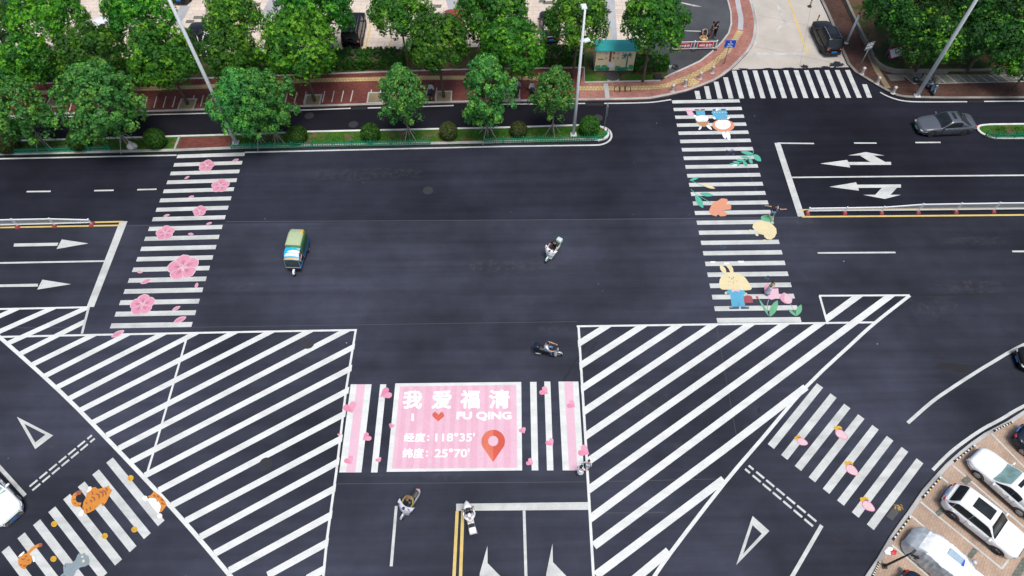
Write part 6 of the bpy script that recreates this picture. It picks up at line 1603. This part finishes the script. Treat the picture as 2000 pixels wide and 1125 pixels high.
# ================================================================ SCOOTERS
def make_scooter(label, bodym, shieldm, boxm=None, apron=None, group=None, fairing=False, alen=.30):
    t = thing('motor_scooter', label, 'scooter', group=group)
    bm = bmesh.new(); rings = []
    for x, w_, z0, z1 in ((-.86, .06, .58, .70), (-.80, .15, .48, .77), (-.62, .20, .40, .80), (-.36, .20, .34, .76), (-.12, .18, .30, .68), (-.02, .15, .28, .50)):
        rings.append([Vector((x, w_*sin(2*pi*k/14), (z0+z1)/2-(z1-z0)/2*cos(2*pi*k/14))) for k in range(14)])
    loft(bm, rings); mesh_obj('rear_body', bm, bodym, t, True)
    bm = bmesh.new(); box(bm, (.16, 0, .29), (.52, .32, .08), None, 1, .02); mesh_obj('floorboard', bm, 'trim', t)
    bm = bmesh.new(); rows = []
    for i in range(7):
        f = i/6; z = .28+.68*f; hw_ = .23+.06*sin(pi*f)-.05*f; xx = .46+.10*(1-f)-.06*f
        rows.append([Vector((xx-.10*abs(s)**2, hw_*s, z)) for s in [-1+2*k/8 for k in range(9)]])
    gridsurf(bm, rows); gridsurf(bm, [[p-Vector((.035, 0, 0)) for p in r] for r in rows]); mesh_obj('front_shield', bm, shieldm, t, True)
    bm = bmesh.new(); loft(bm, [[Vector((.66+.24*cos(a)*.98, s*.075, .25+.29*sin(a))) for s in (-1, 1)]+[Vector((.66+.24*cos(a), s*.03, .25+.32*sin(a))) for s in (1, -1)] for a in [.1+2.4*k/8 for k in range(9)]]); mesh_obj('front_fender', bm, shieldm, t, True)
    bm = bmesh.new(); tube(bm, [(.64, 0, .27), (.42, 0, 1.0)], .035, 8); mesh_obj('fork', bm, 'steel', t)
    bm = bmesh.new(); tube(bm, [(.32, -.34, 1.0), (.40, -.12, 1.03), (.42, 0, 1.03), (.40, .12, 1.03), (.32, .34, 1.0)], .02, 7); ellipsoid(bm, (.42, 0, 1.02), (.10, .13, .08), 10); hbar = mesh_obj('handlebar', bm, 'trim', t, True)
    for s in (1, -1): bm = bmesh.new(); tube(bm, [(.38, s*.2, 1.03), (.40, s*.30, 1.20)], .01, 5); ellipsoid(bm, (.40, s*.31, 1.23), (.02, .075, .05), 8); mesh_obj('mirror', bm, 'trim', hbar, True)
    bm = bmesh.new(); ellipsoid(bm, (.54, 0, .93), (.06, .11, .08), 10); mesh_obj('headlight', bm, 'lampg', t, True)
    bm = bmesh.new(); loft(bm, [[Vector((x, w_*sin(2*pi*k/12), z+.05*cos(2*pi*k/12))) for k in range(12)] for x, w_, z in ((-.72, .10, .84), (-.66, .17, .83), (-.42, .18, .80), (-.2, .15, .78), (-.06, .09, .76))]); mesh_obj('seat', bm, 'seat', t, True)
    for x in (.66, -.54):
        r = .245; mt = Matrix.Translation((x, 0, r)) @ Matrix.Rotation(pi/2, 4, 'X'); bm = bmesh.new(); lathe(bm, [(.14, -.045), (.22, -.05), (r, -.02), (r, .02), (.22, .05), (.14, .045), (.14, -.045)], 20, mt); wh = mesh_obj('wheel', bm, 'rubber', t, True)
        bm = bmesh.new(); lathe(bm, [(0, -.05), (.05, -.045), (.14, -.03), (.14, .03), (.05, .045), (0, .05)], 16, mt); mesh_obj('rim', bm, 'rim', wh, True)
    bm = bmesh.new(); ellipsoid(bm, (-.87, 0, .66), (.04, .10, .05), 8); mesh_obj('tail_light', bm, 'tail', t, True)
    bm = bmesh.new(); tube(bm, [(-.50, -.18, .30), (-.86, -.20, .36)], [.04, .055], 8); mesh_obj('exhaust', bm, 'steel', t, True)
    if boxm:
        bm = bmesh.new(); box(bm, (-.80, 0, .99), (.38, .44, .30), None, .86, .07); mesh_obj('top_box', bm, boxm, t, True)
        bm = bmesh.new(); tube(bm, [(-.62, .1, .8), (-.84, .1, .85)], .015, 5); tube(bm, [(-.62, -.1, .8), (-.84, -.1, .85)], .015, 5); mesh_obj('rack', bm, 'steel', t)
    if apron:
        bm = bmesh.new(); rows = []
        for i in range(9):
            f = i/8; rows.append([Vector((.50+.10*f-.18*abs(s)**1.6+.02*noise.noise(Vector((s*3, f*3, 1))), s*(.46-.10*f), 1.06-alen*f)) for s in [-1+2*k/10 for k in range(11)]])
        gridsurf(bm, rows); mesh_obj('leg_apron', bm, apron, t, True)
        bm = bmesh.new(); rows = [[Vector((.50-.20*f-.18*abs(s)**1.6, s*(.46+.02*f), 1.06+.03*sin(f*3))) for s in [-1+2*k/10 for k in range(11)]] for f in (0, .5, 1)]; gridsurf(bm, rows); mesh_obj('apron_top', bm, apron, t, True)
    if fairing:
        bm = bmesh.new(); loft(bm, [[Vector((x, w_*cos(2*pi*k/12), z+h_*sin(2*pi*k/12))) for k in range(12)] for x, w_, z, h_ in ((.98, .03, .72, .03), (.85, .13, .76, .12), (.66, .22, .82, .18), (.48, .24, .90, .18))]); mesh_obj('front_fairing', bm, bodym, t, True)
    return t
def place_scooter(t, front, rear):
    a, b = G(*front), G(*rear); d = (a-b).normalized(); t.location = (a+b)/2+d*.0; t.rotation_euler = (0, 0, math.atan2(d.y, d.x)); return t
def rider_on(t, label, **kw):
    pz = kw.pop('pose', RIDE); return person(label, t.location.copy(), t.rotation_euler[2], pz, scale=1.08, **kw)
s = place_scooter(make_scooter('mint green scooter with pale leg apron and top box in mid junction', 'mintp', 'mintp', 'mintp', 'cwhite'), (1070, 510), (1088, 489))
s.scale = (1.06,)*3
rider_on(s, 'rider in black leaning over the mint green scooter', shirt='cblack', legs='cblack', shoes='cwhite', sleeve='short')
s = place_scooter(make_scooter('black scooter with a dark top box crossing above the pink mural', 'bcar', 'silver', 'bluecar'), (1087, 695), (1057, 691)); s.scale = (1.06,)*3
rider_on(s, 'rider in a white shirt and blue jeans on the black scooter', shirt='cwhite', legs='cblue', shoes='trim')
s = place_scooter(make_scooter('silver scooter with a lilac leg apron heading down left of the yellow lines', 'silver', 'silver', None, 'clilac', alen=.24), (793, 1005), (813, 975)); s.scale = (1.14,)*3
rider_on(s, 'rider in an olive jacket behind the lilac apron', shirt='colive', legs='cblack', sleeve='long', hat='cap', cap='cbrown')
s = place_scooter(make_scooter('white scooter with pointed fairing waiting on the yellow double line', 'whitep', 'whitep', 'whitep', None, None, True), (915, 1000), (923, 1036)); s.scale = (1.05,)*3
rider_on(s, 'rider all in white on the scooter over the yellow double line', shirt='cwhite', legs='cwhite', shoes='cwhite', sleeve='long', hat='helmet', cap='cwhite')
sp = make_scooter('black and white scooter parked between the broad and yellowish median trees', 'bcar', 'cwhite' if False else 'whitep', None, None, 'scooters parked under the pavement trees'); sp.location = G(1011, 181, KH); sp.rotation_euler = (0, 0, R(80))
dup(sp, 'scooter parked under the yellowish median tree nearest the middle lamp post', G(1040, 184, KH), R(100))
dup(sp, 'scooter parked between the narrow median tree and the dark tree in its pit', G(842, 187, KH), R(85))
sq = make_scooter('shaded silver scooter parked in the dark stalls right of the tall lamp post', 'silver_shaded', 'silver_shaded', None, None, 'scooters parked in the corner stalls'); sq.location = G(1818, 176, KH); sq.rotation_euler = (0, 0, R(-100))
dup(sq, 'scooter half hidden behind the foot of the tall right lamp post', G(1800, 167, KH), R(130))

# ================================================================ CARGO TRICYCLE
t = thing('cargo_tricycle', 'green canopied cargo tricycle with a blue, white and orange front roof', 'tricycle')
def cross(x, w_, z0, z1, rr=.16, n=6):
    pts = [(w_, z0)]
    for k in range(n+1): a = pi/2*k/n; pts.append((w_-rr+rr*cos(a), z1-rr+rr*sin(a)))
    return [Vector((x, y, z)) for y, z in pts]+[Vector((x, -y, z)) for y, z in reversed(pts)]
bm = bmesh.new(); loft(bm, [cross(x, w_, .95, z1, .22) for x, w_, z1 in ((-1.62, .50, 1.72), (-1.52, .57, 1.92), (-1.1, .60, 2.02), (-.1, .60, 2.02), (.02, .59, 1.98))]); cn = mesh_obj('canopy', bm, ['canopyd', 'canopy'], t, True)
for p in cn.data.polygons:
    if p.center.z > 1.90 and abs(p.normal.z) > .5: p.material_index = 1
bm = bmesh.new()
for pts in ([(-1.40, .50, 1.96), (-1.10, .22, 2.03), (-1.05, .52, 1.96)], [(-1.34, .56, 1.86), (-1.0, .57, 1.94), (-1.08, .585, 1.80)]): bm.faces.new([bm.verts.new(Vector(q)+Vector((0, .025, .02))) for q in pts])
mesh_obj('canopy_patch', bm, 'orangep', cn)
bm = bmesh.new(); loft(bm, [[Vector((x, y, z)) for y, z in ((.56, .48), (.58, .95), (-.58, .95), (-.56, .48))] for x in (-1.58, -.02)]); mesh_obj('cargo_box', bm, 'trunkb', t)
bm = bmesh.new(); rows = [[Vector((x, y, z-.10*(y/.56)**2)) for y in (-.56, -.4, 0, .4, .56)] for x, z in ((.06, 1.80), (.30, 1.84), (.60, 1.80), (.86, 1.52), (.98, 1.48))]; gridsurf(bm, rows); gridsurf(bm, [[p-Vector((0, 0, .03)) for p in r] for r in rows]); fr = mesh_obj('front_roof', bm, 'cyanp', t, True)
def onroof(pts, mat, nm, lift=.012):
    def z(x, y):
        xs = [.06, .30, .60, .86, .98]; zs = [1.80, 1.84, 1.80, 1.52, 1.48]
        for i in range(4):
            if x <= xs[i+1]: f = (x-xs[i])/(xs[i+1]-xs[i]); return zs[i]+(zs[i+1]-zs[i])*f-.10*(y/.56)**2+lift
        return zs[-1]+lift
    bm = bmesh.new(); gridsurf(bm, [[Vector((x, y, z(x, y))) for y in [y0+(y1-y0)*k/6 for k in range(7)]] for x, y0, y1 in pts]); mesh_obj(nm, bm, mat, fr, True)
onroof([(.86, -.55, .55), (.92, -.55, .55), (.975, -.55, .55)], 'orangep', 'orange_band')
onroof([(.58, -.1, .54), (.50, -.35, .54), (.42, -.2, .60), (.36, .05, .35)], 'cwhite', 'white_patch'); onroof([(.76, -.5, .52), (.68, -.5, .52), (.60, -.35, .52)], 'cwhite', 'white_patch', .010)
onroof([(.10, .30, .55), (.22, .35, .55), (.34, .45, .55)], 'canopy', 'green_patch', .011)
bm = bmesh.new(); rows = [[Vector((x, y, z)) for y in (-.52, 0, .52)] for x, z in ((1.0, 1.46), (1.10, 1.1), (1.16, .78))]; gridsurf(bm, rows); mesh_obj('windscreen', bm, glassmat('tricycle_glass', (.03, .045, .05)), t)
bm = bmesh.new()
for s in (-.54, .54): tube(bm, [(.98, s, 1.5), (1.17, s, .74)], .022, 6); tube(bm, [(.06, s, .5), (.06, s, 1.68)], .022, 6)
tube(bm, [(1.17, -.54, .76), (1.17, .54, .76)], .025, 6); tube(bm, [(.0, 0, .45), (1.0, 0, .5)], .04, 6); mesh_obj('frame', bm, 'steel', t)
bm = bmesh.new(); box(bm, (1.12, 0, .56), (.12, .9, .1), None, 1, .02); mesh_obj('front_bar', bm, 'trim', t)
bm = bmesh.new(); box(bm, (.5, 0, .36), (1.0, .9, .06), None, 1, .01); mesh_obj('floorboard', bm, 'trunkb', t); bm = bmesh.new(); box(bm, (.16, 0, .56), (.3, .9, .3), None, .95, .04); mesh_obj('seat', bm, 'seat', t)
bm = bmesh.new(); tube(bm, [(1.22, 0, .3), (.98, 0, 1.0)], .03, 7); tube(bm, [(.88, -.34, 1.02), (.98, 0, 1.04), (.88, .34, 1.02)], .02, 7); mesh_obj('handlebar', bm, 'trim', t)
bm = bmesh.new(); loft(bm, [[Vector((1.26+.29*cos(a), s*.09, .27+.30*sin(a))) for s in (-1, 1)]+[Vector((1.26+.27*cos(a), s*.05, .27+.33*sin(a))) for s in (1, -1)] for a in [.2+2.2*k/8 for k in range(9)]]); mesh_obj('front_fender', bm, 'whitep', t, True)
for x, y in ((1.26, 0), (-.95, .56), (-.95, -.56)):
    mt = Matrix.Translation((x, y, .27)) @ Matrix.Rotation(pi/2, 4, 'X'); bm = bmesh.new(); lathe(bm, [(.15, -.05), (.24, -.055), (.27, -.02), (.27, .02), (.24, .055), (.15, .05), (.15, -.05)], 20, mt); wh = mesh_obj('wheel', bm, 'rubber', t, True)
    bm = bmesh.new(); lathe(bm, [(0, -.06), (.15, -.05), (.15, .05), (0, .06)], 16, mt); mesh_obj('rim', bm, 'rim', wh, True)
a, b = G(577.5, 536), G(593, 478); d = (a-b).normalized(); t.rotation_euler = (0, 0, math.atan2(d.y, d.x)); t.location = a-d*1.26
dv = person('driver in an orange-brown top seated inside the green tricycle', t.location+d*.28+Vector((d.y, -d.x, 0))*-.22, t.rotation_euler[2], RIDE, 'cbrown', 'cblue', 'trim')
for o in list(bpy.data.objects):
    for k in ('_r', '_h', '_L', '_W'):
        if k in o: del o[k]
